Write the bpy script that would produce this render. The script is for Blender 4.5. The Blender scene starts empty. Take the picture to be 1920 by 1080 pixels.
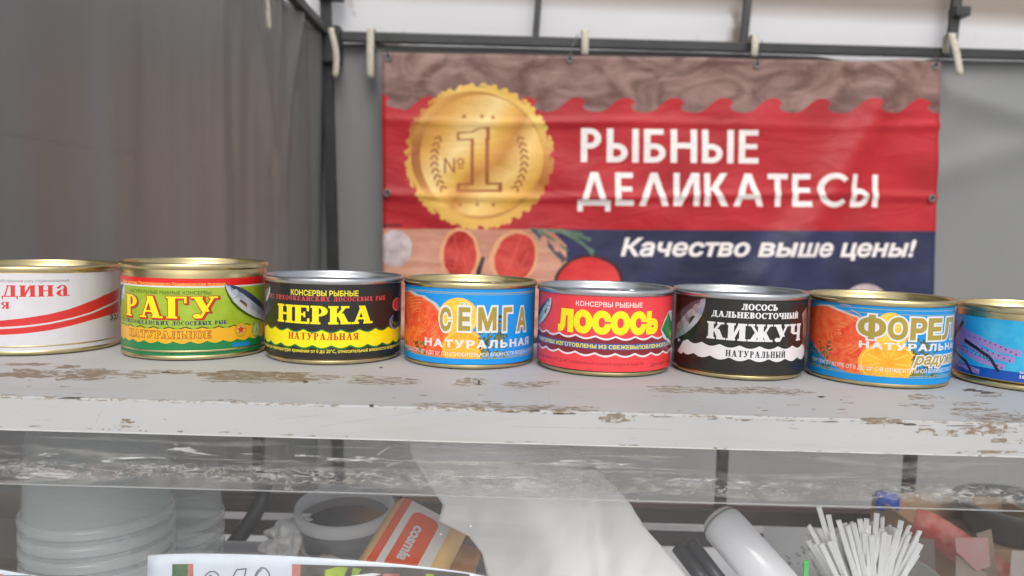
import bpy, bmesh, math, random
import numpy as np
from mathutils import Vector, Matrix, noise
from mathutils.geometry import delaunay_2d_cdt
from mathutils.bvhtree import BVHTree
random.seed(7)
S = bpy.context.scene
COL = S.collection
PI = math.pi

# ------------------------------------------------------------------ camera
F_PX, ROLL, PITCH, CAM_H = 1450.0, 0.027, math.atan(112 / 1450.0), 0.1005
Fv = Vector((0, math.cos(PITCH), -math.sin(PITCH)))
R0 = Vector((1, 0, 0)); U0 = Vector((0, math.sin(PITCH), math.cos(PITCH)))
Rv = R0 * math.cos(ROLL) + U0 * math.sin(ROLL)
Uv = U0 * math.cos(ROLL) - R0 * math.sin(ROLL)
CP = Vector((0, 0, CAM_H))
cam = bpy.data.cameras.new('camera'); camo = bpy.data.objects.new('camera', cam); COL.objects.link(camo)
m3 = Matrix((Rv, Uv, -Fv)).transposed()
camo.matrix_world = Matrix.Translation(CP) @ m3.to_4x4()
cam.sensor_width = 36; cam.lens = 36 * F_PX / 1920
cam.clip_start = 0.02; cam.clip_end = 500
cam.dof.use_dof = True; cam.dof.focus_distance = 0.53; cam.dof.aperture_fstop = 9.0
S.camera = camo

# ------------------------------------------------------------------ sky, sun, exposure
SUN_EL, SUN_ROT = math.radians(45), math.radians(174)
W = bpy.data.worlds.new('World'); S.world = W; W.use_nodes = True
nt = W.node_tree; bg = nt.nodes['Background']
sky = nt.nodes.new('ShaderNodeTexSky'); sky.sky_type = 'NISHITA'; sky.sun_disc = False
sky.sun_elevation = SUN_EL; sky.sun_rotation = SUN_ROT; sky.dust_density = 4.0; sky.air_density = 1.0
hs = nt.nodes.new('ShaderNodeHueSaturation'); hs.inputs['Saturation'].default_value = 0.30
nt.links.new(sky.outputs[0], hs.inputs['Color']); nt.links.new(hs.outputs[0], bg.inputs[0])
bg.inputs[1].default_value = 0.125
sl = bpy.data.lights.new('sun', 'SUN'); sl.energy = .95; sl.angle = math.radians(30); sl.color = (1, .985, .97)
so = bpy.data.objects.new('sun', sl); COL.objects.link(so)
sd = Vector((math.sin(SUN_ROT) * math.cos(SUN_EL), math.cos(SUN_ROT) * math.cos(SUN_EL), math.sin(SUN_EL)))
so.rotation_euler = sd.to_track_quat('Z', 'Y').to_euler(); so.location = (0, 0, 5)
S.view_settings.view_transform = 'Standard'; S.view_settings.look = 'None'
S.view_settings.exposure = 0.23; S.view_settings.gamma = 1
S.view_settings.use_curve_mapping = False
S.cycles.max_bounces = 10; S.cycles.transparent_max_bounces = 24; S.cycles.use_denoising = True
S.cycles.caustics_reflective = False; S.cycles.caustics_refractive = False

# ------------------------------------------------------------------ measuring helpers
def ray(px, py):
    d = Fv * F_PX + Rv * (px - 960) + Uv * (540 - py); return d / d.y
def at(px, py, Y): return CP + ray(px, py) * Y
def atz(px, py, z):
    d = ray(px, py); return CP + d * ((z - CAM_H) / d.z)

# ------------------------------------------------------------------ materials
def lin(c): return tuple(((v / 255) / 12.92 if v / 255 <= .04045 else ((v / 255 + .055) / 1.055) ** 2.4) for v in c)
MC = {}
def mat(name, col, rough=.5, metal=0, var=0.0, scale=20, bump=0.0, bscale=200, spec=.5, coat=0, trans=0, uv=False, stretch=(1, 1, 1), col2=None, dist=0):
    if name in MC: return MC[name]
    m = bpy.data.materials.new(name); m.use_nodes = True; n = m.node_tree; b = n.nodes['Principled BSDF']
    b.inputs['Base Color'].default_value = (*col, 1); b.inputs['Roughness'].default_value = rough
    b.inputs['Metallic'].default_value = metal; b.inputs['Specular IOR Level'].default_value = spec
    b.inputs['Coat Weight'].default_value = coat
    tc = n.nodes.new('ShaderNodeTexCoord'); mp = n.nodes.new('ShaderNodeMapping'); mp.inputs['Scale'].default_value = stretch
    n.links.new(tc.outputs['UV' if uv else 'Object'], mp.inputs[0])
    if var or col2:
        nz = n.nodes.new('ShaderNodeTexNoise'); nz.inputs['Scale'].default_value = scale; nz.inputs['Detail'].default_value = 6; nz.inputs['Distortion'].default_value = dist
        n.links.new(mp.outputs[0], nz.inputs['Vector'])
        mx = n.nodes.new('ShaderNodeMix'); mx.data_type = 'RGBA'
        rp = n.nodes.new('ShaderNodeMapRange'); rp.inputs[1].default_value = .35; rp.inputs[2].default_value = .65
        n.links.new(nz.outputs[0], rp.inputs[0]); n.links.new(rp.outputs[0], mx.inputs[0])
        c2 = col2 or tuple(min(1, v * (1 + var)) for v in col)
        c1 = col if col2 else tuple(v * (1 - var) for v in col)
        mx.inputs[6].default_value = (*c1, 1); mx.inputs[7].default_value = (*c2, 1)
        n.links.new(mx.outputs[2], b.inputs['Base Color'])
    if bump:
        nb = n.nodes.new('ShaderNodeTexNoise'); nb.inputs['Scale'].default_value = bscale; nb.inputs['Detail'].default_value = 5
        n.links.new(mp.outputs[0], nb.inputs['Vector'])
        bp = n.nodes.new('ShaderNodeBump'); bp.inputs['Strength'].default_value = 1; bp.inputs['Distance'].default_value = bump
        n.links.new(nb.outputs[0], bp.inputs['Height']); n.links.new(bp.outputs[0], b.inputs['Normal'])
    MC[name] = m; return m
def ink(name, rgb, rough=.32, **k):
    return mat('print ' + name, lin(rgb), rough, coat=.25, var=.025, scale=9, uv=True, bump=.0005, bscale=7, **k)
def clear_mat(name, tint=(1, 1, 1), haze=.05, hazecol=(.8, .8, .8), rough=.02, gloss=1.0, ior=1.45, smudge=None, back=.25):
    """thin clear sheet: see-through, with Fresnel reflection and a little milky body"""
    if name in MC: return MC[name]
    m = bpy.data.materials.new(name); m.use_nodes = True; n = m.node_tree; n.nodes.remove(n.nodes['Principled BSDF'])
    out = n.nodes['Material Output']
    tr = n.nodes.new('ShaderNodeBsdfTransparent'); tr.inputs[0].default_value = (*tint, 1)
    df = n.nodes.new('ShaderNodeBsdfDiffuse'); df.inputs[0].default_value = (*hazecol, 1)
    tl = n.nodes.new('ShaderNodeBsdfTranslucent'); tl.inputs[0].default_value = (*hazecol, 1)
    a = n.nodes.new('ShaderNodeMixShader'); a.inputs[0].default_value = back
    n.links.new(df.outputs[0], a.inputs[1]); n.links.new(tl.outputs[0], a.inputs[2])
    mx = n.nodes.new('ShaderNodeMixShader'); mx.inputs[0].default_value = haze
    n.links.new(tr.outputs[0], mx.inputs[1]); n.links.new(a.outputs[0], mx.inputs[2])
    gl = n.nodes.new('ShaderNodeBsdfGlossy'); gl.inputs['Roughness'].default_value = rough
    fr = n.nodes.new('ShaderNodeLayerWeight'); fr.inputs[0].default_value = .5
    pw = n.nodes.new('ShaderNodeMath'); pw.operation = 'POWER'; pw.inputs[1].default_value = 5; n.links.new(fr.outputs['Facing'], pw.inputs[0])
    ma = n.nodes.new('ShaderNodeMath'); ma.operation = 'MULTIPLY_ADD'; ma.inputs[1].default_value = .96; ma.inputs[2].default_value = ((ior - 1) / (ior + 1)) ** 2
    n.links.new(pw.outputs[0], ma.inputs[0])
    mu = n.nodes.new('ShaderNodeMath'); mu.operation = 'MULTIPLY'; mu.inputs[1].default_value = gloss
    n.links.new(ma.outputs[0], mu.inputs[0])
    m2 = n.nodes.new('ShaderNodeMixShader'); n.links.new(mu.outputs[0], m2.inputs[0])
    n.links.new(mx.outputs[0], m2.inputs[1]); n.links.new(gl.outputs[0], m2.inputs[2])
    n.links.new(m2.outputs[0], out.inputs[0])
    if smudge: smudge(n, mx, df, tl)
    MC[name] = m; return m

gold = mat('gold lacquered tin', (.72, .60, .33), .27, 1, var=.06, scale=30, bump=.00012, bscale=60)
gold_dk = mat('gold tin seam', (.66, .55, .30), .32, 1, var=.1, scale=80)
tin = mat('bare silver tin', (.62, .63, .65), .3, 1, var=.06, scale=40, bump=.0001, bscale=60)
frame_m = mat('dark painted steel', (.028, .029, .03), .45, .0, var=.25, scale=12, bump=.0003, bscale=90)

# ------------------------------------------------------------------ object helpers
def link(name, me, parent=None, mats=()):
    o = bpy.data.objects.new(name, me); COL.objects.link(o)
    for m in mats: me.materials.append(m)
    if parent: o.parent = parent
    return o
def root(name, label, cat, loc=(0, 0, 0), rz=0, group=None):
    o = bpy.data.objects.new(name, None); COL.objects.link(o); o.location = loc; o.rotation_euler = (0, 0, rz)
    o.empty_display_size = .02
    return tag(o, label, cat, group)
def tag(o, label, cat, group=None):
    o['label'] = label; o['category'] = cat
    if group: o['group'] = group
    return o
def bm_obj(name, bm, m, parent=None, smooth=False):
    me = bpy.data.meshes.new(name); bmesh.ops.recalc_face_normals(bm, faces=bm.faces[:]); bm.to_mesh(me); bm.free()
    for p in me.polygons: p.use_smooth = smooth
    return link(name, me, parent, m if isinstance(m, (list, tuple)) else [m])
def add_box(bm, x0, x1, y0, y1, z0, z1, bev=0, M=None):
    r = bmesh.ops.create_cube(bm, size=1)
    vs = r['verts']
    for v in vs: v.co = Vector(((x0 + x1) / 2 + v.co.x * (x1 - x0), (y0 + y1) / 2 + v.co.y * (y1 - y0), (z0 + z1) / 2 + v.co.z * (z1 - z0)))
    if bev:
        es = list({e for v in vs for e in v.link_edges})
        r2 = bmesh.ops.bevel(bm, geom=es, offset=bev, segments=2, affect='EDGES', profile=.5)
        vs = list({v for v in r2['verts']} | {v for v in vs if v.is_valid})
    if M is not None: bmesh.ops.transform(bm, matrix=M, verts=[v for v in vs if v.is_valid])
    return vs
def lathe(bm, prof, seg=72, close=False):
    rings = []
    for r, z in prof:
        if r < 1e-6: rings.append([bm.verts.new((0, 0, z))])
        else: rings.append([bm.verts.new((r * math.cos(2 * PI * i / seg), r * math.sin(2 * PI * i / seg), z)) for i in range(seg)])
    for a, b in zip(rings, rings[1:]):
        for i in range(seg):
            j = (i + 1) % seg
            if len(a) == 1 and len(b) == 1: continue
            if len(a) == 1: bm.faces.new((a[0], b[i], b[j]))
            elif len(b) == 1: bm.faces.new((a[i], a[j], b[0]))
            else: bm.faces.new((a[i], a[j], b[j], b[i]))
def tube(bm, pts, r, seg=8, caps=True, r1=None):
    pts = [Vector(p) for p in pts]; rings = []; n = len(pts)
    for i, p in enumerate(pts):
        d = (pts[min(i + 1, n - 1)] - pts[max(i - 1, 0)]).normalized()
        u = d.orthogonal().normalized() if i == 0 else (u - d * u.dot(d)).normalized()
        w = d.cross(u); rr = r if r1 is None else r + (r1 - r) * i / (n - 1)
        rings.append([bm.verts.new(p + (u * math.cos(2 * PI * k / seg) + w * math.sin(2 * PI * k / seg)) * rr) for k in range(seg)])
    for a, b in zip(rings, rings[1:]):
        for k in range(seg): bm.faces.new((a[k], a[(k + 1) % seg], b[(k + 1) % seg], b[k]))
    if caps: bm.faces.new(rings[0][::-1]); bm.faces.new(rings[-1])
def solidify(bm, th):
    g = bmesh.ops.solidify(bm, geom=bm.faces[:], thickness=th)

# ------------------------------------------------------------------ flat print: polygons in sheet units
def P_rect(x0, y0, x1, y1): return [(x0, y0), (x1, y0), (x1, y1), (x0, y1)]
def P_ell(cx, cy, rx, ry=None, n=28, a=0, jag=0):
    ry = ry or rx; o = []
    for i in range(n):
        t = 2 * PI * i / n; k = 1 + random.uniform(-jag, jag)
        x, y = rx * math.cos(t) * k, ry * math.sin(t) * k
        o.append((cx + x * math.cos(a) - y * math.sin(a), cy + x * math.sin(a) + y * math.cos(a)))
    return o
def P_ring(cx, cy, rx, ry, tx, ty, a0=0, a1=360, n=20):
    o = []
    for i in range(n):
        t0 = math.radians(a0 + (a1 - a0) * i / n); t1 = math.radians(a0 + (a1 - a0) * (i + 1) / n)
        o.append([(cx + (rx - tx) * math.cos(t0), cy + (ry - ty) * math.sin(t0)), (cx + rx * math.cos(t0), cy + ry * math.sin(t0)),
                  (cx + rx * math.cos(t1), cy + ry * math.sin(t1)), (cx + (rx - tx) * math.cos(t1), cy + (ry - ty) * math.sin(t1))])
    return o
def P_strip(lo, hi):
    """quads between two polylines of equal length"""
    return [[lo[i], lo[i + 1], hi[i + 1], hi[i]] for i in range(len(lo) - 1)]
def P_line(pts, w):
    o = []
    for (x0, y0), (x1, y1) in zip(pts, pts[1:]):
        l = math.hypot(x1 - x0, y1 - y0) or 1; nx, ny = -(y1 - y0) / l * w / 2, (x1 - x0) / l * w / 2
        o.append([(x0 - nx, y0 - ny), (x1 - nx, y1 - ny), (x1 + nx, y1 + ny), (x0 + nx, y0 + ny)])
    return o
def P_star(cx, cy, r, k=.42, n=5, rot=90):
    return [(cx + (r if i % 2 == 0 else r * k) * math.cos(math.radians(rot + 180 * i / n)), cy + (r if i % 2 == 0 else r * k) * math.sin(math.radians(rot + 180 * i / n))) for i in range(2 * n)]
def P_wave(x0, x1, yt, yb, per, amp, ph=0, tilt=0):
    """scalloped band: cusps point up on both edges"""
    n = max(2, int((x1 - x0) / per * 10)); xs = [x0 + (x1 - x0) * i / n for i in range(n + 1)]
    f = lambda x: -amp * math.sin(PI * (((x - ph) / per) % 1.0))
    return P_strip([(x, yb + f(x + per * .5)) for x in xs], [(x, yt + f(x)) for x in xs])
def grow(poly, o):
    n = len(poly)
    if not o: return poly
    ar = sum(poly[i][0] * poly[(i + 1) % n][1] - poly[(i + 1) % n][0] * poly[i][1] for i in range(n))
    if ar < 0: poly = poly[::-1]
    L = []
    for i in range(n):
        (x0, y0), (x1, y1) = poly[i], poly[(i + 1) % n]; l = math.hypot(x1 - x0, y1 - y0)
        if l < 1e-9: continue
        nx, ny = (y1 - y0) / l, -(x1 - x0) / l
        L.append((x0 + nx * o, y0 + ny * o, (x1 - x0) / l, (y1 - y0) / l))
    R = []; k = len(L)
    for i in range(k):
        ax, ay, adx, ady = L[i - 1]; bx, by, bdx, bdy = L[i]
        den = adx * bdy - ady * bdx
        if abs(den) < .15: R.append((bx, by)); continue
        t = ((bx - ax) * bdy - (by - ay) * bdx) / den; R.append((ax + adx * t, ay + ady * t))
    return R
# --- an own heavy serif alphabet, unit height
_T, _t, _sh, _so = .25, .09, .08, .07
def _st(x, T=_T, y0=0, y1=1, b=1, tp=1):
    o = [P_rect(x, y0, x + T, y1)]
    if b: o.append(P_rect(x - _so, y0, x + T + _so, y0 + _sh))
    if tp: o.append(P_rect(x - _so, y1 - _sh, x + T + _so, y1))
    return o
def _dg(x0, y0, x1, y1, w): return [[(x0, y0), (x0 + w, y0), (x1 + w, y1), (x1, y1)]]
_R = lambda *a: [P_rect(*a)]
_bowl = lambda x, cy, ry, rx=.36: P_ring(x, cy, rx, ry, .22, .08, -90, 90, 10)
G = {
 'Р': (_st(.07) + _bowl(.33, .72, .28) + _R(.2, .92, .34, 1) + _R(.2, .44, .34, .52), .70),
 'А': (_dg(.1, 0, .40, 1, .1) + _dg(.60, 0, .32, 1, .26) + _R(.2, .26, .66, .34) + _R(0, 0, .3, _sh) + _R(.53, 0, .95, _sh), .95),
 'Г': (_st(.07) + _R(.2, .92, .7, 1) + _R(.62, .70, .7, 1), .72),
 'У': (_dg(.37, .3, .07, 1, .26) + _dg(.26, 0, .72, 1, .1) + [P_ell(.2, .1, .13, .11, 12)] + _R(0, 1 - _sh, .4, 1) + _R(.6, 1 - _sh, .92, 1), .92),
 'Н': (_st(.07) + _st(.57) + _R(.25, .46, .6, .55), .89),
 'Е': (_st(.07) + _R(.2, .92, .68, 1) + _R(.2, 0, .7, .08) + _R(.2, .47, .52, .55) + _R(.61, .72, .68, 1) + _R(.63, 0, .7, .28) + _R(.46, .37, .52, .65), .73),
 'К': (_st(.07) + _dg(.30, .45, .60, .95, .11) + _dg(.56, 0, .34, .58, .27) + _R(.52, 1 - _sh, .84, 1) + _R(.5, 0, .92, _sh), .92),
 'И': (_st(.07) + _st(.6) + _dg(.22, .1, .52, .9, .13), .92),
 'Ж': (_st(.48) + _dg(.38, .45, .12, .95, .1) + _dg(.08, 0, .36, .55, .24) + _dg(.74, .45, .98, .95, .1) + _dg(.88, 0, .62, .55, .24) + _R(.02, 1 - _sh, .3, 1) + _R(.92, 1 - _sh, 1.2, 1) + _R(0, 0, .38, _sh) + _R(.84, 0, 1.21, _sh), 1.21),
 'Ч': (_st(.57) + _st(.07, y0=.55, b=0) + P_ring(.36, .6, .29, .2, .2, .1, 180, 270, 6) + _R(.34, .4, .6, .5), .89),
 'Л': (_st(.5) + _dg(.16, 0, .3, 1, .09) + _R(.2, .92, .6, 1) + [P_ell(.12, .09, .12, .1, 12)], .82),
 'Ь': (_st(.07) + _bowl(.33, .29, .29) + _R(.2, .5, .34, .58) + _R(.2, 0, .34, .08), .69),
 'Ы': (_st(.07) + _bowl(.3, .29, .29, .3) + _R(.2, .5, .31, .58) + _R(.2, 0, .31, .08) + _st(.74), 1.06),
 'О': (P_ring(.42, .5, .42, .52, .22, .08, 0, 360, 22), .84),
 'С': (P_ring(.42, .5, .42, .52, .22, .08, 48, 318, 18) + _R(.65, .66, .72, 1), .74),
 'Т': (_st(.3) + _R(0, .92, .85, 1) + _R(0, .72, .07, 1) + _R(.78, .72, .85, 1), .85),
 'Д': (_dg(.12, 0, .34, 1, .09) + _st(.52, b=0) + _R(.28, .92, .6, 1) + _R(0, 0, .92, .09) + _R(0, -.2, .08, .09) + _R(.84, -.2, .92, .09), .92),
 'В': (_st(.07) + _bowl(.33, .75, .25, .32) + _bowl(.33, .27, .27) + _R(.2, .92, .34, 1) + _R(.2, .46, .34, .54) + _R(.2, 0, .34, .08), .70),
 'Б': (_st(.07) + _bowl(.33, .29, .29) + _R(.2, .5, .34, .58) + _R(.2, 0, .34, .08) + _R(.2, .92, .6, 1) + _R(.54, .74, .6, 1), .69),
 'Я': (P_ring(.36, .72, .34, .28, .22, .08, 90, 270, 10) + _R(.34, .92, .5, 1) + _R(.3, .44, .5, .52) + _st(.46) + _dg(.04, 0, .3, .48, .2), .77),
 'З': (P_ring(.3, .75, .3, .26, .2, .08, -90, 150, 12) + P_ring(.3, .28, .34, .29, .22, .08, -150, 90, 12), .66),
 'Х': (_dg(.5, 0, .06, 1, .27) + _dg(.06, 0, .62, 1, .1) + _R(0, 1 - _sh, .4, 1) + _R(.55, 1 - _sh, .82, 1) + _R(0, 0, .26, _sh) + _R(.44, 0, .84, _sh), .84),
 'а': (_R(.38, 0, .6, .7) + P_ring(.34, .68, .26, .33, .17, .07, 0, 150, 8) + P_ring(.38, .28, .36, .3, .22, .07, 90, 270, 10) + _R(.5, 0, .74, .08) + [P_ell(.14, .76, .1, .1, 10)], .74),
 ' ': ([], .4)}
G['Й'] = (G['И'][0] + P_ring(.46, 1.24, .17, .14, .08, .08, 180, 360, 8), .92)
def serif(txt, box, o=0, gap=.07, dx=0, dy=0, only=None):
    """letters of the own alphabet fitted into box; o = extra outline in sheet units"""
    x0, y0, x1, y1 = box; w = 0; L = []
    for ch in txt:
        g, gw = G[ch]; L.append((g, w)); w += gw + gap
    w -= gap; sx = (x1 - x0) / w; sy = (y1 - y0); out = []
    for g, gx in L:
        for p in g:
            q = [(x0 + dx + (gx + a) * sx, y0 + dy + b * sy) for a, b in p]; out.append(grow(q, o))
    return out
# --- a plain geometric alphabet for the banner headline
_g = .165
def _gb(cy, ry, w=.52): return P_ring(w - .29, cy, .29, ry, _g, _g, -90, 90, 12) + _R(_g * .9, cy + ry - _g, w - .28, cy + ry) + _R(_g * .9, cy - ry, w - .28, cy - ry + _g)
_gs = lambda x: _R(x, 0, x + _g, 1)
G2 = {'Р': (_gs(0) + _gb(.70, .30), .54), 'Ы': (_gs(0) + _gb(.285, .285, .54) + _gs(.66), .83), 'Б': (_gs(0) + _gb(.285, .285, .56) + _R(.1, 1 - _g, .50, 1), .56),
 'Н': (_gs(0) + _gs(.52) + _R(.1, .43, .6, .43 + _g), .69), 'Ь': (_gs(0) + _gb(.285, .285, .54), .54), 'Е': (_gs(0) + _R(.1, 1 - _g, .5, 1) + _R(.1, 0, .52, _g) + _R(.1, .43, .48, .43 + _g * .9), .54),
 'Д': (_dg(.10, .1, .36, 1, .17) + _dg(.65, .1, .40, 1, .17) + _R(.36, .9, .55, 1) + _R(0, 0, .92, _g) + _R(0, -.18, .15, .1) + _R(.77, -.18, .92, .1), .92),
 'Л': (_dg(0, 0, .33, 1, .18) + _dg(.66, 0, .34, 1, .18), .84), 'А': (_dg(0, 0, .33, 1, .18) + _dg(.68, 0, .35, 1, .18) + _R(.2, .22, .68, .22 + _g * .85), .86),
 'И': (_gs(0) + _gs(.56) + _dg(.06, 0, .50, 1, .17), .73), 'К': (_gs(0) + _dg(.14, .48, .46, 1, .2) + _dg(.48, 0, .18, .58, .2), .69), 'Т': (_R(.2, 0, .2 + _g, 1) + _R(0, 1 - _g, .57, 1), .57),
 'С': (P_ring(.48, .5, .48, .52, _g, _g, 42, 318, 24), .86)}
def geo(txt, box): 
    G_ = {k: v for k, v in G.items()}; G.update(G2)
    o = serif(txt, box, 0, .13); G.clear(); G.update(G_); return o
_tc = {}
class Tri(list):            # a filled piece of a letter; carries no outline of its own
    pass
class Loop(list):           # a letter outline; cuts the sheet but fills nothing
    pass
def _textmesh(txt, off, shear, space, res):
    """letter outlines of the stock lettering, thickened by off and filled by winding number"""
    k = (txt, off, shear, space, res)
    if k in _tc: return _tc[k]
    cu = bpy.data.curves.new('lettering', 'FONT'); cu.body = txt; cu.resolution_u = res; cu.shear = shear; cu.space_character = space; cu.fill_mode = 'NONE'
    o = bpy.data.objects.new('lettering', cu); me = o.to_mesh()
    V = [(v.co.x, v.co.y) for v in me.vertices]; nxt = {}
    for e in me.edges: nxt.setdefault(e.vertices[0], []).append(e.vertices[1]); nxt.setdefault(e.vertices[1], []).append(e.vertices[0])
    o.to_mesh_clear(); bpy.data.objects.remove(o); bpy.data.curves.remove(cu)
    seen = set(); loops = []
    for i in range(len(V)):
        if i in seen or i not in nxt: continue
        L = [i]; seen.add(i); c = i
        while True:
            n = [q for q in nxt[c] if q not in seen]
            if not n: break
            c = min(n) if len(L) == 1 else n[0]; seen.add(c); L.append(c)
        P = [V[q] for q in L]; Q = []
        for p in P:
            if not Q or math.hypot(p[0] - Q[-1][0], p[1] - Q[-1][1]) > 2e-3: Q.append(p)
        if len(Q) > 1 and math.hypot(Q[0][0] - Q[-1][0], Q[0][1] - Q[-1][1]) < 2e-3: Q.pop()
        if len(Q) > 2: loops.append(Q)
    # some glyphs are wound the other way: turn each glyph so that its outermost outline runs anticlockwise
    def area(P): return sum(P[i][0] * P[(i + 1) % len(P)][1] - P[(i + 1) % len(P)][0] * P[i][1] for i in range(len(P))) / 2
    def inside(x, y, P):
        c = False
        for (ax, ay), (bx, by) in zip(P, P[1:] + P[:1]):
            if (ay > y) != (by > y) and x < (bx - ax) * (y - ay) / (by - ay) + ax: c = not c
        return c
    ars = [area(P) for P in loops]; bbs = [(min(p[0] for p in P), max(p[0] for p in P)) for P in loops]; fl = []
    for i, P in enumerate(loops):
        host = i
        for j, Q in enumerate(loops):
            if abs(ars[j]) > abs(ars[host]) and bbs[j][0] <= bbs[i][0] and bbs[j][1] >= bbs[i][1] and inside(P[0][0], P[0][1], Q): host = j
        fl.append(ars[host] < 0)
    loops = [P[::-1] if f else P for P, f in zip(loops, fl)]
    out = []
    for P in loops:
        if off:
            n = len(P); R = []
            for i in range(n):
                (ax, ay), (bx, by), (cx, cy) = P[i - 1], P[i], P[(i + 1) % n]
                l1 = math.hypot(bx - ax, by - ay) or 1; l2 = math.hypot(cx - bx, cy - by) or 1
                n1 = ((by - ay) / l1, -(bx - ax) / l1); n2 = ((cy - by) / l2, -(cx - bx) / l2)
                mx, my = n1[0] + n2[0], n1[1] + n2[1]; m = mx * mx + my * my
                kk = 2 / m if m > .35 else 2 / .9; R.append((bx + mx * kk * off, by + my * kk * off))
            out.append(R)
        else: out.append(P)
    vs = []; es = []
    for P in out:
        n = len(vs); vs += [Vector(p) for p in P]; es += [(n + i, n + (i + 1) % len(P)) for i in range(len(P))]
    tris = []
    if vs:
        rv, re, rf, _, _, _ = delaunay_2d_cdt(vs, es, [], 0, 1e-6, False)
        A = np.array([(v.x, v.y) for v in rv]); T = np.array(rf); C = A[T].mean(axis=1); W = np.zeros(len(C))
        for P in out:
            P = np.array(P); Q = np.roll(P, -1, 0); lo, hi = P.min(0), P.max(0)
            w = np.nonzero((C[:, 0] > lo[0]) & (C[:, 0] < hi[0]) & (C[:, 1] > lo[1]) & (C[:, 1] < hi[1]))[0]
            if not len(w): continue
            X, Y = C[w, 0][:, None], C[w, 1][:, None]
            side = (Q[:, 0] - P[:, 0]) * (Y - P[:, 1]) - (X - P[:, 0]) * (Q[:, 1] - P[:, 1])
            W[w] += ((P[:, 1] <= Y) & (Q[:, 1] > Y) & (side > 0)).sum(1) - ((P[:, 1] > Y) & (Q[:, 1] <= Y) & (side < 0)).sum(1)
        tris = [[tuple(A[i]) for i in t] for t, w in zip(T, W) if w > .5]
    _tc[k] = ([p for P in out for p in P], [Tri(t) for t in tris] + [Loop(P) for P in out])
    return _tc[k]
_cap = max(v[1] for v in _textmesh('Н', 0, 0, 1, 2)[0])
def sans(txt, box, bold=.0, shear=0, space=1.0, res=2, dx=0, dy=0, low=False):
    """upright print lettering fitted into box (x0, baseline, x1, cap top)"""
    base = _textmesh(txt, 0, shear, space, res)[0]
    a = min(v[0] for v in base); b = max(v[0] for v in base)
    x0, y0, x1, y1 = box; sx = (x1 - x0) / (b - a); sy = (y1 - y0) / (_cap if not low else _cap * .75)
    out = []
    for p in _textmesh(txt, bold, shear, space, res)[1]:
        out.append(type(p)([(x0 + dx + (x - a) * sx, y0 + dy + y * sy) for x, y in p]))
    return out

def sheet(name, rect, dx, dy, layers, mapfn, parent=None, eps=1e-4, uvs=.01, smooth=True, cuts=()):
    """one flat printed sheet: the rect cut along every printed outline; each region takes the material of the topmost layer"""
    x0, y0, x1, y1 = rect; vs = []; fs = []; lay = []; es = []
    mats = []; 
    def push(poly, li):
        if not isinstance(poly, Tri):
            n = len(vs); k = len(poly); vs.extend(Vector(p) for p in poly); es.extend((n + i, n + (i + 1) % k) for i in range(k))
        if not isinstance(poly, Loop): fs.append(poly); lay.append(li)
    push(P_rect(*rect), 0)
    for li, (polys, m) in enumerate(layers):
        for p in polys:
            if li == 0 and polys is None: continue
            if len(p) < 3: continue
            if max(a for a, b in p) < x0 or min(a for a, b in p) > x1 or max(b for a, b in p) < y0 or min(b for a, b in p) > y1: continue
            push(p, li)
    def lines(a, b, d):
        k = max(1, int(round((b - a) / d))); return [a + (b - a) * i / k for i in range(1, k)]
    for x in lines(x0, x1, dx): n = len(vs); vs += [Vector((x, y0)), Vector((x, y1))]; es.append((n, n + 1))
    for y in (lines(y0, y1, dy) if dy else []) + list(cuts):
        n = len(vs); vs += [Vector((x0, y)), Vector((x1, y))]; es.append((n, n + 1))
    rv, re, rf, ov, oe, of = delaunay_2d_cdt(vs, es, [], 0, eps, False)
    me = bpy.data.meshes.new(name); keep = []
    order = []
    for l, m in layers:
        if m not in order: order.append(m)
    V2 = np.array([(v.x, v.y) for v in rv]); T = np.array(rf)
    cen = V2[T].mean(axis=1)
    a, b, c = V2[T[:, 0]], V2[T[:, 1]], V2[T[:, 2]]
    area = (b[:, 0] - a[:, 0]) * (c[:, 1] - a[:, 1]) - (c[:, 0] - a[:, 0]) * (b[:, 1] - a[:, 1])
    ok = (cen[:, 0] > x0) & (cen[:, 0] < x1) & (cen[:, 1] > y0) & (cen[:, 1] < y1) & (np.abs(area) > 1e-9)
    T = T[ok]; cen = cen[ok]; 
    bvh = BVHTree.FromPolygons([(p[0], p[1], l * 1.0) for fi, l in zip(fs, lay) for p in fi],
                               [list(range(o, o + len(fi))) for fi, o in zip(fs, np.cumsum([0] + [len(fi) for fi in fs[:-1]]).tolist())])
    top = len(layers) + 5.0; dn = Vector((0, 0, -1)); lid = []
    for q in cen:
        h = bvh.ray_cast(Vector((q[0], q[1], top)), dn)[0]
        lid.append(int(round(h.z)) if h is not None else 0)
    keep = T.tolist(); tab = [order.index(m) for l, m in layers]; mi = [tab[k] for k in lid]
    me.from_pydata([mapfn(v.x, v.y) for v in rv], [], keep)
    for m in order: me.materials.append(m)
    me.polygons.foreach_set('material_index', mi)
    if smooth: me.polygons.foreach_set('use_smooth', [True] * len(keep))
    uv = me.uv_layers.new(name='sheet')
    for l in me.loops: v = rv[l.vertex_index]; uv.data[l.index].uv = (v.x * uvs, v.y * uvs)
    me.validate(); me.update()
    return link(name, me, parent)

# ------------------------------------------------------------------ ground
bm = bmesh.new(); bmesh.ops.create_grid(bm, x_segments=40, y_segments=40, size=60)
g = bm_obj('ground', bm, mat('grey paving', (.52, .52, .51), .85, var=.2, scale=1.2, bump=.004, bscale=30)); g.location = (0, 0, -1.12); g['kind'] = 'structure'

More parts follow.
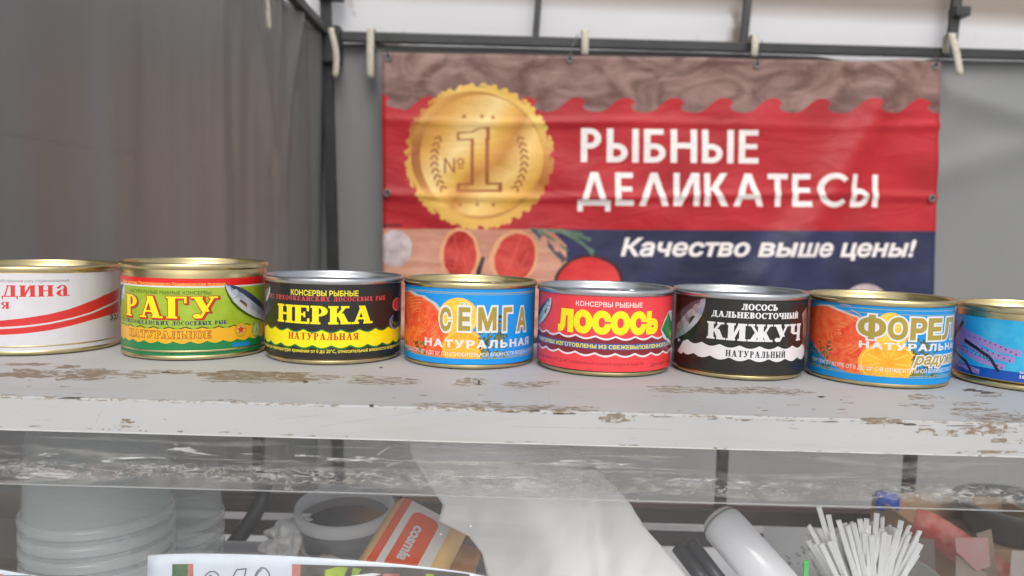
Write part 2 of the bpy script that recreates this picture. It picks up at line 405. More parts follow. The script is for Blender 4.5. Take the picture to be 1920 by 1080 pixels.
# ------------------------------------------------------------------ tent: poles, rails, walls
CX, CY = -0.685, 2.86                       # far left corner of the stall
wyaw = math.radians(3.2)
def wall_pt(s, off=0.0):                     # along the back wall, s metres right of the corner
    return Vector((CX + s * math.cos(wyaw) + off * math.sin(wyaw), CY + s * math.sin(wyaw) - off * math.cos(wyaw), 0))
def bar_between(bm, a, b, w, h, up=Vector((0, 0, 1))):
    a, b = Vector(a), Vector(b); d = (b - a); L = d.length; d.normalize(); sxx = d.cross(up).normalized(); u = sxx.cross(d)
    M = Matrix((sxx, d, u)).transposed().to_4x4(); M.translation = (a + b) / 2
    add_box(bm, -w / 2, w / 2, -L / 2, L / 2, -h / 2, h / 2, .002, M)
RAIL_Z = .775
tent = root('tent_frame', 'dark steel frame of the grey market tent with corner pole and top rails', 'tent frame', (CX, CY, -1.12))
def tpart(name, fn, m=frame_m):
    bm = bmesh.new(); fn(bm); o = bm_obj(name, bm, m, tent); o.matrix_parent_inverse = Matrix.Translation((-CX, -CY, 1.12)); return o
def railz(s): return RAIL_Z + .013 * s
# corner pole leans slightly, as the photograph's does
pa, pb = at(640, 1080, CY), at(609, -60, CY)
pd = (pb - pa) / (pb.z - pa.z)
tpart('corner_pole', lambda bm: bar_between(bm, pa + pd * (-1.12 - pa.z), pa + pd * (1.6 - pa.z), .036, .036, Vector((0, 1, 0))))
e0, e1 = wall_pt(0.02), wall_pt(3.2)
tpart('back_rail', lambda bm: bar_between(bm, (e0.x, e0.y, railz(0)), (e1.x, e1.y, railz(3.2)), .03, .034))
tpart('side_rail', lambda bm: bar_between(bm, (CX - .01, CY - .02, RAIL_Z + .012), (CX - .01, .35, RAIL_Z + .03), .028, .03))
tpart('corner_bracket', lambda bm: add_box(bm, CX - .035, CX + .045, CY - .045, CY + .02, RAIL_Z - .10, RAIL_Z + .03, .004))
tpart('corner_bracket', lambda bm: add_box(bm, CX - .04, CX + .05, CY - .05, CY + .02, .9, 1.02, .004))
tpart('upper_rail', lambda bm: bar_between(bm, (e0.x, e0.y, 1.25), (e1.x, e1.y, 1.29), .03, .034))
for px, w in ((1010, .024), (1401, .027), (1791, .034)):
    p = at(px, 40, 2.98)
    s = (p.x - CX) / math.cos(wyaw); q = wall_pt(s)
    k = q.y / 2.98; p = at(px, 40, q.y)
    tpart('upright', lambda bm: bar_between(bm, (p.x - .01, q.y, railz(s) + .015), (p.x + .012, q.y, 1.245), w, .026, Vector((0, 1, 0))))
    if w > .03: tpart('joint', lambda bm: add_box(bm, p.x - .02, p.x + .035, q.y - .04, q.y + .02, .935, .97, .003))

def tarp_mat(name, c):
    m = mat(name, c, .38, var=.06, scale=1.6, spec=.5, bump=.003, bscale=11, stretch=(1, 1, .35))
    return m
tarp = tarp_mat('grey tarpaulin', (.212, .214, .210))
white_tarp = None
def cloth(name, fn, nu, nv, m, label, cat, th=.0012):
    bm = bmesh.new(); V = [[bm.verts.new(fn(i / nu, j / nv)) for j in range(nv + 1)] for i in range(nu + 1)]
    for i in range(nu):
        for j in range(nv): bm.faces.new((V[i][j], V[i + 1][j], V[i + 1][j + 1], V[i][j + 1]))
    me = bpy.data.meshes.new(name); bm.normal_update(); bm.to_mesh(me); bm.free()
    for p in me.polygons: p.use_smooth = True
    o = link(name, me, None, [m])
    if th: md = o.modifiers.new('thickness', 'SOLIDIFY'); md.thickness = th; md.offset = 0
    if label: tag(o, label, cat)
    return o
def fold(x, z, seed, fx, amp):
    return amp * (noise.noise(Vector((x * fx, z * .55, seed))) + .5 * noise.noise(Vector((x * fx * 2.3, z * 1.1, seed + 9))))
# left wall: gathered with vertical creases that deepen towards the far top corner
def left_wall(u, v):
    y = CY + .05 - u * 2.66; z = -1.1 + v * 1.89
    k = max(0, 1 - abs(y - 2.2) / 1.4); top = max(0, (z - .15) / .6)
    x = CX - .035 + fold(y, z, 1.5, 3.0, .018) + k * fold(y, z, 4.2, 9, .020) * (.25 + .75 * top) 
    dn = abs((y - 2.05) - (.79 - z) * .55); x += .038 * math.exp(-(dn / .045) ** 2) * top
    dn = abs((y - 2.55) + (.79 - z) * .25); x += .028 * math.exp(-(dn / .04) ** 2) * top
    return (x, y, z)
cloth('side_wall_tarp', left_wall, 200, 90, tarp, 'creased grey tarpaulin forming the left side wall of the stall', 'tarpaulin')
def left_lap(u, v):
    y = CY - .03 - u * 2.5; z = -.5 + v * (.742 - .018 * (CY - y))
    x, _, _ = left_wall((CY + .05 - y) / 2.66, (z + 1.1) / 1.89); return (x + .0035, y, z)
lp = cloth('lower_tarp_flap', left_lap, 200, 40, tarp, 'lower flap of grey tarpaulin lapped over the left wall with a straight hem', 'tarpaulin', 0)
def back_wall(u, v):
    s = -.06 + u * 3.67; z = -1.1 + v * (1.86 + .013 * s)
    off = fold(s, z, 7.7, 2.2, .02) * (0.3 + min(1, abs(z - .75)))
    d2 = abs((s - .16) - (.76 - z) * .25); off += .02 * math.exp(-(d2 / .05) ** 2) * max(0, (z + .1))
    d2 = abs((z - .35) - (s - 2.3) * .32); off += .015 * math.exp(-(d2 / .07) ** 2) * (s > 2.1) * min(1, (s - 2.1) * 4)
    d2 = abs((z - .68) + (s - 2.3) * .25); off += .025 * math.exp(-(d2 / .06) ** 2) * (s > 2.2) * min(1, (s - 2.2) * 4)
    sag = 0
    if v > .97 and 1.83 < s < 2.28: sag = -.022 * math.sin(PI * (s - 1.83) / .45)
    p = wall_pt(s, -.035 + off); p.z = z + sag; return p
cloth('back_wall_tarp', back_wall, 160, 100, tarp, 'grey tarpaulin forming the back wall behind the red banner', 'tarpaulin')
# white upper panels, lit from outside
def mk_white():
    m = mat('white roof sheet', (.80, .78, .77), .6, col2=(.80, .78, .76), scale=2)
    n = m.node_tree; b = n.nodes['Principled BSDF']; out = n.nodes['Material Output']
    tc = n.nodes['Texture Coordinate']; nz = n.nodes.new('ShaderNodeTexNoise'); nz.inputs['Scale'].default_value = 5.5; nz.inputs['Detail'].default_value = 8
    n.links.new(tc.outputs['Object'], nz.inputs['Vector'])
    cr = n.nodes.new('ShaderNodeValToRGB'); cr.color_ramp.elements[0].position = .64; cr.color_ramp.elements[0].color = (.96, .95, .955, 1)
    cr.color_ramp.elements[1].position = .72; cr.color_ramp.elements[1].color = (.52, .44, .38, 1); n.links.new(nz.outputs[0], cr.inputs[0])
    sp = n.nodes.new('ShaderNodeSeparateXYZ'); n.links.new(tc.outputs['Object'], sp.inputs[0])
    mr = n.nodes.new('ShaderNodeMapRange'); mr.inputs[1].default_value = .92; mr.inputs[2].default_value = .99; n.links.new(sp.outputs[2], mr.inputs[0])
    mx = n.nodes.new('ShaderNodeMix'); mx.data_type = 'RGBA'; n.links.new(mr.outputs[0], mx.inputs[0]); n.links.new(cr.outputs[0], mx.inputs[6]); mx.inputs[7].default_value = (.60, .53, .47, 1)
    n.links.new(mx.outputs[2], b.inputs['Base Color'])
    tl = n.nodes.new('ShaderNodeBsdfTranslucent'); n.links.new(mx.outputs[2], tl.inputs[0])
    ms = n.nodes.new('ShaderNodeMixShader'); ms.inputs[0].default_value = .65
    n.links.new(b.outputs[0], ms.inputs[1]); n.links.new(tl.outputs[0], ms.inputs[2]); n.links.new(ms.outputs[0], out.inputs[0]); return m
white_tarp = mk_white()
def up_back(u, v):
    s = -.3 + u * 4; p = wall_pt(s, -.075 + .01 * noise.noise(Vector((s * 3, v * 2, 3)))); p.z = .70 + .013 * s + v * .62; return p
cloth('white_valance', up_back, 60, 10, white_tarp, 'stained white translucent sheet above the back rail of the tent', 'tent sheet')
def up_left(u, v):
    return (CX - .10 + .008 * noise.noise(Vector((u * 9, v, 5))), CY + .03 - u * 2.6, .72 + v * .6)
cloth('white_side_valance', up_left, 60, 8, white_tarp, 'white translucent sheet above the left side rail of the tent', 'tent sheet')

# cream tie straps looped over the rails
strap_m = mat('cream webbing', (.56, .52, .42), .7, var=.12, scale=60, bump=.0006, bscale=300)
def strap(px, py0, py1, dxp, Y, wpx, label, bend=.0):
    a = at(px, py0, Y); b = at(px + dxp, py1, Y); w = wpx / F_PX * Y
    bm = bmesh.new(); n = 14; ring = []
    for i in range(n + 1):
        t = i / n; c = a.lerp(b, t); yy = -.024 - .006 * math.sin(PI * t)
        c = c + Vector((bend * math.sin(PI * t), yy, 0)); wk = w * (1 if t < .94 else .55)
        if i == 0:
            for oy, oz in ((.04, -.05), (.04, .008), (.02, .014), (0, .012)):
                ring.append((Vector((c.x, c.y + oy, c.z + oz)), w))
        ring.append((c, wk))
    rows = [[bm.verts.new(c + Vector((-wk / 2, 0, 0))), bm.verts.new(c + Vector((wk / 2, 0, 0)))] for c, wk in ring]
    for r0, r1 in zip(rows, rows[1:]): bm.faces.new((r0[0], r0[1], r1[1], r1[0]))
    o = bm_obj('tie_strap', bm, strap_m, None, True); md = o.modifiers.new('thickness', 'SOLIDIFY'); md.thickness = .003; md.offset = 0
    tag(o, label, 'strap', 'cream straps tied over the tent rails')
strap(624, 62, 148, 7, 2.84, 11, 'curved cream strap hanging at the dark corner pole', .012)
strap(697, 62, 150, 0, 2.86, 13, 'long straight cream strap between corner pole and red banner')
strap(1096, 66, 107, -1, 2.90, 13, 'short cream strap ending at the banner edge above the first word')
strap(1412, 74, 109, -2, 2.92, 12, 'short cream strap ending at the banner edge below the middle upright')
strap(1779, 72, 144, 14, 2.95, 13, 'slanting cream strap past the right top corner of the banner')
strap(505, -30, 60, 4, 2.2, 10, 'cream strap hanging from the left side rail near its crease')

# ------------------------------------------------------------------ banner
BL_Y, BR_Y = 2.77, 2.885
bTL, bTR = at(716, 98, BL_Y), at(1763, 116, BR_Y)
bML, bMR = at(718, 428, BL_Y), at(1755, 433, BR_Y)
BW = (bTR - bTL).length * 1000; BH = BW / 2
lh = (bTL - bML).length * 1000; rh = (bTR - bMR).length * 1000
dL = (bML - bTL).normalized(); dR = (bMR - bTR).normalized()
def bann(u, v):                 # u mm from left, v mm from TOP (negative down) -> point
    t = u / BW; a = bTL + dL * (-v / 1000); b = bTR + dR * (-v / 1000)
    p = a.lerp(b, t)
    x, z = u / 1000, v / 1000
    d = .016 * noise.noise(Vector((x * 1.6, z * 2.5, 2))) + .011 * noise.noise(Vector((x * 4 + z * 2.5, z * 7, 5)))
    d += .012 * math.exp(-((z + .495 + .01 * math.sin(x * 3)) / .012) ** 2) + .012 * math.exp(-((z + .235 + .006 * math.sin(x * 5)) / .012) ** 2) * (.4 + .6 * math.sin(x * 2.2) ** 2)
    d += .030 * math.exp(-((x - 1.72 + (z + .3) * -.55) / .07) ** 2)
    d += .022 * math.exp(-((x - 1.55 + (z + .5) * -.7) / .05) ** 2) * max(0, min(1, (-z - .45) * 3))
    p.y -= d; p.y -= .0; return p
def bpx(px, py):                # photograph position -> (u, v) on the banner
    d = ray(px, py)
    n = (bTR - bTL).cross(bML - bTL); t = (bTL - CP).dot(n) / d.dot(n); p = CP + d * t
    u = (p - bTL).dot((bTR - bTL).normalized())
    k = u * 1000 / BW; top = bTL.lerp(bTR, k); dn = dL.lerp(dR, k).normalized()
    return (u * 1000, -(p - top).dot(dn) * 1000)
def bbox4(x0, yb, x1, yt):      # px box -> sheet box
    a = bpx(x0, yb); b = bpx(x1, yb); c = bpx((x0 + x1) / 2, yt); mb = bpx((x0 + x1) / 2, yb)
    return (a[0], mb[1], b[0], c[1])
def bmat(name, rgb, **k):
    m = mat('banner ' + name, lin(rgb), .5, spec=.35, uv=True, **k)
    return m
def vin(m, s=1.0):              # shared fine wrinkle relief
    n = m.node_tree; b = n.nodes['Principled BSDF']; tc = n.nodes['Texture Coordinate']; mp = n.nodes.new('ShaderNodeMapping'); mp.inputs['Scale'].default_value = (1, 2.2, 1)
    n.links.new(tc.outputs['UV'], mp.inputs[0]); nz = n.nodes.new('ShaderNodeTexNoise'); nz.inputs['Scale'].default_value = .5; nz.inputs['Detail'].default_value = 5; nz.inputs['Distortion'].default_value = 1
    n.links.new(mp.outputs[0], nz.inputs['Vector']); bp = n.nodes.new('ShaderNodeBump'); bp.inputs['Distance'].default_value = .012 * s; bp.inputs['Strength'].default_value = .6
    n.links.new(nz.outputs[0], bp.inputs['Height']); n.links.new(bp.outputs[0], b.inputs['Normal']); return m
b_red = vin(bmat('red', (174, 34, 42), var=.14, scale=.3))
b_wood = vin(bmat('brown wood print', (150, 120, 112), col2=lin((104, 74, 68)), scale=.55, stretch=(.8, 1.3, 1), dist=2.5))
b_navy = vin(bmat('navy', (46, 48, 78), var=.35, scale=.35))
b_white = vin(bmat('white letters', (236, 228, 224)))
def medal_mat(name, stops, ang, cx, cy, rad):
    m = vin(bmat(name, (200, 160, 80))); n = m.node_tree; b = n.nodes['Principled BSDF']; L = n.links.new
    tc = n.nodes['Texture Coordinate']; mp = n.nodes.new('ShaderNodeMapping'); mp.vector_type = 'TEXTURE'; mp.inputs['Location'].default_value = (cx * .01, cy * .01, 0); mp.inputs['Rotation'].default_value = (0, 0, math.radians(ang)); mp.inputs['Scale'].default_value = (rad * .02, rad * .02, 1)
    L(tc.outputs['UV'], mp.inputs[0]); nz = n.nodes.new('ShaderNodeTexNoise'); nz.inputs['Scale'].default_value = 1.5; nz.inputs['Detail'].default_value = 3; L(mp.outputs[0], nz.inputs['Vector'])
    sp = n.nodes.new('ShaderNodeSeparateXYZ'); L(mp.outputs[0], sp.inputs[0]); ad = n.nodes.new('ShaderNodeMath'); ad.operation = 'MULTIPLY_ADD'; ad.inputs[1].default_value = .35; L(nz.outputs[0], ad.inputs[0])
    a2 = n.nodes.new('ShaderNodeMath'); a2.inputs[1].default_value = .325; L(sp.outputs[0], a2.inputs[0]); L(a2.outputs[0], ad.inputs[2])
    cr = n.nodes.new('ShaderNodeValToRGB'); e = cr.color_ramp.elements
    e[0].position = stops[0][0]; e[0].color = (*lin(stops[0][1]), 1); e[1].position = stops[-1][0]; e[1].color = (*lin(stops[-1][1]), 1)
    for p, c in stops[1:-1]: x = e.new(p); x.color = (*lin(c), 1)
    L(ad.outputs[0], cr.inputs[0]); L(cr.outputs[0], b.inputs['Base Color']); return m
_mc = bpx(898, 293); _mr = 260
b_gold = medal_mat('medal face', [(0, (176, 112, 48)), (.2, (216, 160, 76)), (.36, (236, 206, 140)), (.48, (226, 176, 84)), (.6, (196, 134, 60)), (.72, (234, 196, 118)), (.86, (218, 164, 72)), (1, (172, 110, 46))], -35, _mc[0], _mc[1], _mr)
b_gold2 = medal_mat('medal teeth', [(0, (222, 176, 84)), (.3, (214, 164, 76)), (.5, (176, 108, 52)), (.72, (196, 134, 62)), (.86, (234, 196, 104)), (1, (222, 178, 84))], 70, _mc[0], _mc[1], _mr)
b_gold3 = medal_mat('medal copper', [(0, (214, 160, 76)), (.3, (156, 88, 44)), (.5, (188, 126, 62)), (.7, (226, 178, 86)), (1, (164, 96, 46))], -60, _mc[0], _mc[1], _mr)
b_one = vin(bmat('medal engraving', (160, 92, 50), var=.1, scale=.4))
b_gpale = medal_mat('medal glint', [(0, (236, 214, 168)), (.5, (236, 212, 150)), (1, (224, 190, 120))], 20, _mc[0], _mc[1], _mr)
b_board = vin(bmat('cutting board', (176, 114, 92), col2=lin((216, 164, 140)), scale=.6, stretch=(.4, 2.2, 1), dist=1.5))
b_salt = vin(bmat('salt', (200, 186, 186), col2=lin((168, 150, 152)), scale=2.5))
b_fish = vin(bmat('salmon red', (166, 30, 26), col2=lin((206, 70, 60)), scale=.8, dist=1.5))
b_skin = vin(bmat('salmon edge', (222, 160, 118), var=.1, scale=1))
b_dark = vin(bmat('dark shadow', (60, 36, 40), var=.2, scale=1))
b_tom = vin(bmat('tomato', (204, 44, 46), col2=lin((226, 74, 70)), scale=.6))
b_herb = vin(bmat('herb green', (72, 98, 82), col2=lin((110, 132, 110)), scale=1.5))
b_plate = vin(bmat('plate', (86, 74, 92), var=.2, scale=1))
# border between brown top and red: rolling surf crests
def crest_poly():
    pts = []; per_px = 92.0; x = 700.0 - 33; out = [bpx(700, 560)]
    def up(px, py): pts.append(bpx(px, py))
    k = 0
    while x < 1800:
        bx = x; by = 207 + (x - 716) * .0050
        if k < 1: by -= 4
        top = by - 27
        for t in range(0, 9):
            a = t / 8; up(bx + a * 46, by - 27 * (math.sin(a * PI / 2) ** 1.6))
        up(bx + 56, top + 2); up(bx + 62, top + 7); up(bx + 66, top + 12); up(bx + 60, top + 12); up(bx + 57, top + 17)
        up(bx + 60, top + 23); up(bx + 68, by - .5); up(bx + 80, by + 1)
        x += per_px; k += 1
    lo = [bpx(1800, 436), bpx(690, 430)]
    return [pts + lo]
def blob(cx, cy, rx, ry, n=26, jag=.04, a=0):
    return [bpx(*q) for q in P_ell(cx, cy, rx, ry, n, a, jag)]
BL = [([], b_wood), (crest_poly(), b_red)]
BL.append(([[bpx(690, 429), bpx(1090, 430.5), bpx(1090, 760), bpx(690, 760)]], b_board))
BL.append(([[bpx(1060, 430.3), bpx(1800, 433.5), bpx(1800, 760), bpx(1060, 760)]], b_navy))
# photo print along the lower left
BL.append(([[bpx(1030, 430.2), bpx(1085, 430.5), bpx(1165, 520), bpx(1180, 600), bpx(1040, 600), bpx(1100, 500)]], b_navy))
BL.append(([blob(742, 466, 31, 35, jag=.03)], b_salt))
BL.append(([[bpx(690, 420), bpx(755, 421), bpx(752, 424.5), bpx(690, 424)]], b_dark))
BL.append(([blob(862, 478, 37, 52, jag=.03), blob(962, 482, 44, 52, jag=.03, a=.35)], b_skin))
BL.append(([blob(862, 478, 31, 46, jag=.03), blob(964, 484, 37, 48, jag=.03, a=.35)], b_fish))
BL.append((P_line([bpx(850, 440), bpx(858, 470), bpx(852, 505)], 4) + P_line([bpx(874, 450), bpx(868, 480), bpx(876, 510)], 3) + P_line([bpx(975, 445), bpx(962, 480), bpx(948, 510)], 4) + P_line([bpx(990, 470), bpx(975, 500)], 4), vin(bmat('salmon pale', (214, 96, 84), col2=lin((200, 66, 56)), scale=1)))); BL.append(([[bpx(903, 480), bpx(909, 484), bpx(900, 516), bpx(889, 530), bpx(893, 505)]], b_dark))
BL.append(([blob(1102, 530, 66, 52, jag=.02)], b_dark))
BL.append(([blob(1102, 533, 59, 50, jag=.02)], b_tom))
hb = []
for (ax, ay, bx_, by_) in ((1000, 430, 1048, 486), (1004, 431, 1062, 470), (1012, 430, 1036, 470), (1030, 431, 1104, 448), (1050, 432, 1112, 474), (1020, 431, 1090, 438), (1070, 440, 1108, 476), (1045, 470, 1052, 490), (995, 428, 1015, 455)):
    for k in range(3):
        ox, oy = random.uniform(-5, 5), random.uniform(-3, 4)
        hb += P_line([bpx(ax + ox, ay + oy), bpx((ax + bx_) / 2 + oy, (ay + by_) / 2 - 2), bpx(bx_ + ox * .4, by_ + oy)], random.uniform(5, 9))
BL.append((hb, b_herb))
BL.append(([[bpx(995, 432), bpx(1003, 431), bpx(1062, 486), bpx(1054, 492)]], b_plate))
BL.append(([blob(1018, 455, 7, 14, jag=.1), blob(1042, 462, 6, 10, jag=.1)], b_board))
BL.append(([blob(1614, 566, 42, 34, jag=.01)], b_salt))
# medal
mc = (898, 293); mr = 136
def mpt(r, deg, kx=1.0): return bpx(mc[0] + r * math.cos(math.radians(deg)) * kx, mc[1] - r * math.sin(math.radians(deg)) * .985)
teeth = []
for i in range(40):
    d0 = i * 9
    for a, r in ((0, mr - 1), (2.2, mr + 3.5), (4.2, mr + 4.5), (5.2, mr + 1), (6.8, mr - 4)): teeth.append(mpt(r, d0 - a))
BL.append(([teeth[::-1]], b_gold2))
BL.append(([[mpt(118 + 12 * (math.sin(math.radians((dd - 60))) > .0) * math.sin(math.radians(dd - 60)), dd) for dd in range(0, 360, 8)]], b_gold3))
BL.append(([[mpt(120, dd) for dd in range(0, 360, 8)]], b_gold3))
BL.append(([[bpx(mc[0] + 114 * math.cos(math.radians(dd)) + 3, mc[1] - 114 * math.sin(math.radians(dd)) - 2) for dd in range(0, 360, 8)]], b_gold))
# stars, laurels
st_ = []
for (x, y) in ((870, 218), (903, 218), (924, 220), (862, 384), (894, 383), (924, 384)):
    st_.append([bpx(x + a, y - b) for a, b in P_star(0, 0, 5.5)])
for sgn, cx0 in ((-1, 830), (1, 970)):
    for k in range(9):
        t = k / 8; ang = math.radians(150 + t * 62) if sgn < 0 else math.radians(30 - t * 62)
        x = 898 + 84 * math.cos(ang) * 1.0; y = 300 - 90 * math.sin(ang)
        for s2 in (-1, 1):
            th = ang + PI / 2 * -sgn * 1 + s2 * .6
            st_.append([bpx(x + 4 * math.cos(th) + a * math.cos(th) - b * math.sin(th), y - (4 * math.sin(th) + a * math.sin(th) + b * math.cos(th))) for a, b in P_ell(3, 0, 7, 2.2, 8)])
BL.append((st_, b_one))
BL.append((sans('№', bbox4(832, 324, 870, 296), .0), b_one))
one = lambda o: [[bpx(x + (o if x > 895 else -o), y) for x, y in q] for q in (
    [(859 , 247), (884, 246), (897, 239), (915, 238), (915, 262), (859, 263)], [(885, 246), (914, 240), (913, 346), (884, 346)], [(859, 343), (938, 342), (938, 360), (858, 360)])]
BL.append((one(3), b_one))
BL.append(([[bpx(x, y) for x, y in q] for q in ([(860, 250), (886, 248), (899, 241), (911, 241), (911, 258), (861, 260)], [(888, 247), (909, 242), (909, 348), (888, 348)], [(862, 347), (933, 346), (933, 355), (862, 356)])], b_gold))
# lettering
BL.append((geo('РЫБНЫЕ', bbox4(1088, 305, 1421, 242)), b_white))
BL.append((geo('ДЕЛИКАТЕСЫ', bbox4(1081, 387, 1641, 325)), b_white))
BL.append((sans('Качество выше цены!', bbox4(1163, 480, 1709, 448), .03, shear=.22, res=3), b_white))
banner = root('banner', 'red and navy vinyl banner with a gold number one medal on the back wall', 'banner', tuple(bTL))
bo = sheet('banner_sheet', (0, -BH, BW, 0), 16, 12, BL, lambda u, v: bann(u, v) - bTL, banner, 1e-3)
md = bo.modifiers.new('thickness', 'SOLIDIFY'); md.thickness = .0008; md.offset = -1
steel = mat('eyelet steel', (.20, .20, .20), .6, .6, var=.1)
for px, py in ((728, 108), (1068, 111), (1420, 121), (1752, 124), (727, 362), (1740, 372)):
    c = bann(*bpx(px, py)) - bTL; bm = bmesh.new()
    lathe(bm, [(.006, .0), (.013, .0), (.014, .002), (.012, .004), (.007, .004), (.006, 0)], 20)
    o = bm_obj('eyelet', bm, steel, banner, True); o.rotation_euler = (PI / 2, 0, 0); o.location = c + Vector((0, -.001, 0))
    bm = bmesh.new()
    if py < 200: tube(bm, [c + Vector((0, -.004, 0)), c + Vector((.0, -.012, .012)), c + Vector((-.012 if px < 900 else .01, 0, .05)), c + Vector((-.02 if px < 900 else .03, .05, .10 if px < 1700 else .07))], .0018, 6)
    else: tube(bm, [c + Vector((0, -.006, 0)), c + Vector((0, .03, 0))], .004, 6)
    bm_obj('tie_wire', bm, steel if 1000 < px < 1100 else mat('dark wire', (.03, .03, .03), .5), banner, True)

# ------------------------------------------------------------------ shelf with chipped paint
EY = .4235                                   # front edge of the shelf top
SX0, SX1, SD = -.64, 1.25, .25               # extents
TH = .0202
ER = .0008
def shelf_map(u, v):                          # u mm along, v mm: >0 back on the top, <0 down the front face
    x = u / 1000; v = v / 1000; q = ER * PI / 2
    zz = 0
    if v >= 0: return (x, EY + ER + v, zz)
    if v > -q:
        a = -v / ER; return (x, EY + ER - ER * math.sin(a), -ER + ER * math.cos(a))
    d = -v - q
    if d < TH - 2 * ER: return (x, EY, -ER - d)
    return (x, EY + (d - (TH - 2 * ER)) , -TH + ER)
def shpx(px, py):                             # photograph -> sheet
    p = atz(px, py, 0)
    if p.y >= EY + ER: return (p.x * 1000, (p.y - EY - ER) * 1000)
    p = at(px, py, EY); return (p.x * 1000, (min(p.z, -ER) + ER) * 1000 - ER * 1570)
def paint_mat():
    m = bpy.data.materials.new('grey white shelf paint'); m.use_nodes = True; n = m.node_tree; b = n.nodes['Principled BSDF']
    tc = n.nodes.new('ShaderNodeTexCoord'); L = n.links.new
    def nz(sc, st, det=6, dist=0):
        mp = n.nodes.new('ShaderNodeMapping'); mp.inputs['Scale'].default_value = st; L(tc.outputs['Object'], mp.inputs[0])
        t = n.nodes.new('ShaderNodeTexNoise'); t.inputs['Scale'].default_value = sc; t.inputs['Detail'].default_value = det; t.inputs['Distortion'].default_value = dist; L(mp.outputs[0], t.inputs['Vector']); return t
    def rng(src, a, b_, c=0, d=1):
        r = n.nodes.new('ShaderNodeMapRange'); r.inputs[1].default_value = a; r.inputs[2].default_value = b_; r.inputs[3].default_value = c; r.inputs[4].default_value = d; L(src, r.inputs[0]); return r.outputs[0]
    def mix(f, a, b_):
        x = n.nodes.new('ShaderNodeMix'); x.data_type = 'RGBA'
        if hasattr(f, 'links'): L(f, x.inputs[0])
        else: x.inputs[0].default_value = f
        for i, s in ((6, a), (7, b_)):
            if hasattr(s, 'links'): L(s, x.inputs[i])
            else: x.inputs[i].default_value = (*s, 1)
        return x.outputs[2]
    big = nz(7, (1, 1, 1)); c = mix(rng(big.outputs[0], .3, .7), (.43, .43, .43), (.50, .50, .50))
    smear = nz(9, (1, 9, 9), 8, .6); c = mix(rng(smear.outputs[0], .58, .70, 0, .4), c, (.42, .39, .34))
    fine = nz(260, (.25, 1, 1), 4); c = mix(rng(fine.outputs[0], .70, .76, 0, .55), c, (.33, .30, .27))
    speck = nz(700, (.6, 1, 1), 2); c = mix(rng(speck.outputs[0], .74, .77, 0, .8), c, (.16, .14, .12))
    L(c, b.inputs['Base Color']); b.inputs['Roughness'].default_value = .55; b.inputs['Specular IOR Level'].default_value = .3
    bp = n.nodes.new('ShaderNodeBump'); bp.inputs['Distance'].default_value = .0006; bp.inputs['Strength'].default_value = .5
    L(nz(60, (.4, 1, 1)).outputs[0], bp.inputs['Height']); L(bp.outputs[0], b.inputs['Normal'])
    return m, nz
def chip_mat(name, c1, c2, thr):
    """worn patch: exposed board with ragged flecks of the paint left on it"""
    m = bpy.data.materials.new(name); m.use_nodes = True; n = m.node_tree; b = n.nodes['Principled BSDF']; L = n.links.new
    tc = n.nodes.new('ShaderNodeTexCoord'); mp = n.nodes.new('ShaderNodeMapping'); mp.inputs['Scale'].default_value = (.45, 1, 1); L(tc.outputs['Object'], mp.inputs[0])
    a = n.nodes.new('ShaderNodeTexNoise'); a.inputs['Scale'].default_value = 330; a.inputs['Detail'].default_value = 7; a.inputs['Roughness'].default_value = .7; a.inputs['Distortion'].default_value = .8; L(mp.outputs[0], a.inputs['Vector'])
    cr = n.nodes.new('ShaderNodeValToRGB'); e = cr.color_ramp.elements
    e[0].position = thr - .09; e[0].color = (*c2, 1); e[1].position = thr + .03; e[1].color = (.47, .467, .46, 1)
    x = e.new(thr - .03); x.color = (*c1, 1); x = e.new(thr); x.color = (.16, .12, .09, 1); x = e.new(thr + .008); x.color = (.47, .467, .46, 1)
    L(a.outputs[0], cr.inputs[0]); L(cr.outputs[0], b.inputs['Base Color']); b.inputs['Roughness'].default_value = .6
    bp = n.nodes.new('ShaderNodeBump'); bp.inputs['Distance'].default_value = .0005; L(a.outputs[0], bp.inputs['Height']); L(bp.outputs[0], b.inputs['Normal'])
    return m
paint, _ = paint_mat()
chip_a = chip_mat('worn patch beige', (.35, .275, .20), (.22, .165, .115), .58)
chip_b = chip_mat('worn patch flecked', (.33, .27, .20), (.19, .15, .11), .50)
chip_d = mat('dark chip', (.09, .075, .06), .7, var=.4, scale=500)
def ragged(cx, cy, w, h, n=34, jag=.38):
    """irregular lens-shaped patch in photograph pixels"""
    o = []; s = random.random() * 50
    for i in range(n):
        t = 2 * PI * i / n
        k = 1 + jag * 1.6 * noise.noise(Vector((math.cos(t) * 2.2, math.sin(t) * 2.2, s))) + random.uniform(-jag, jag) * .45
        ex = math.copysign(abs(math.cos(t)) ** .8, math.cos(t)); ey = math.copysign(abs(math.sin(t)) ** .9, math.sin(t))
        o.append(shpx(cx + w / 2 * ex * k, cy + h / 2 * ey * k))
    return o
A, Bc, Dk = [], [], []
for (x, y, w, h) in ((20, 703, 60, 8), (48, 699, 52, 15), (70, 704, 40, 10), (55, 683, 90, 5), (130, 688, 50, 6), (160, 704, 60, 12), (185, 697, 75, 7),
                     (480, 704, 170, 16), (440, 702, 120, 14), (560, 712, 70, 8), (330, 699, 60, 4), (1655, 790, 70, 11), (1640, 787, 50, 9)): A.append(ragged(x, y, w, h))
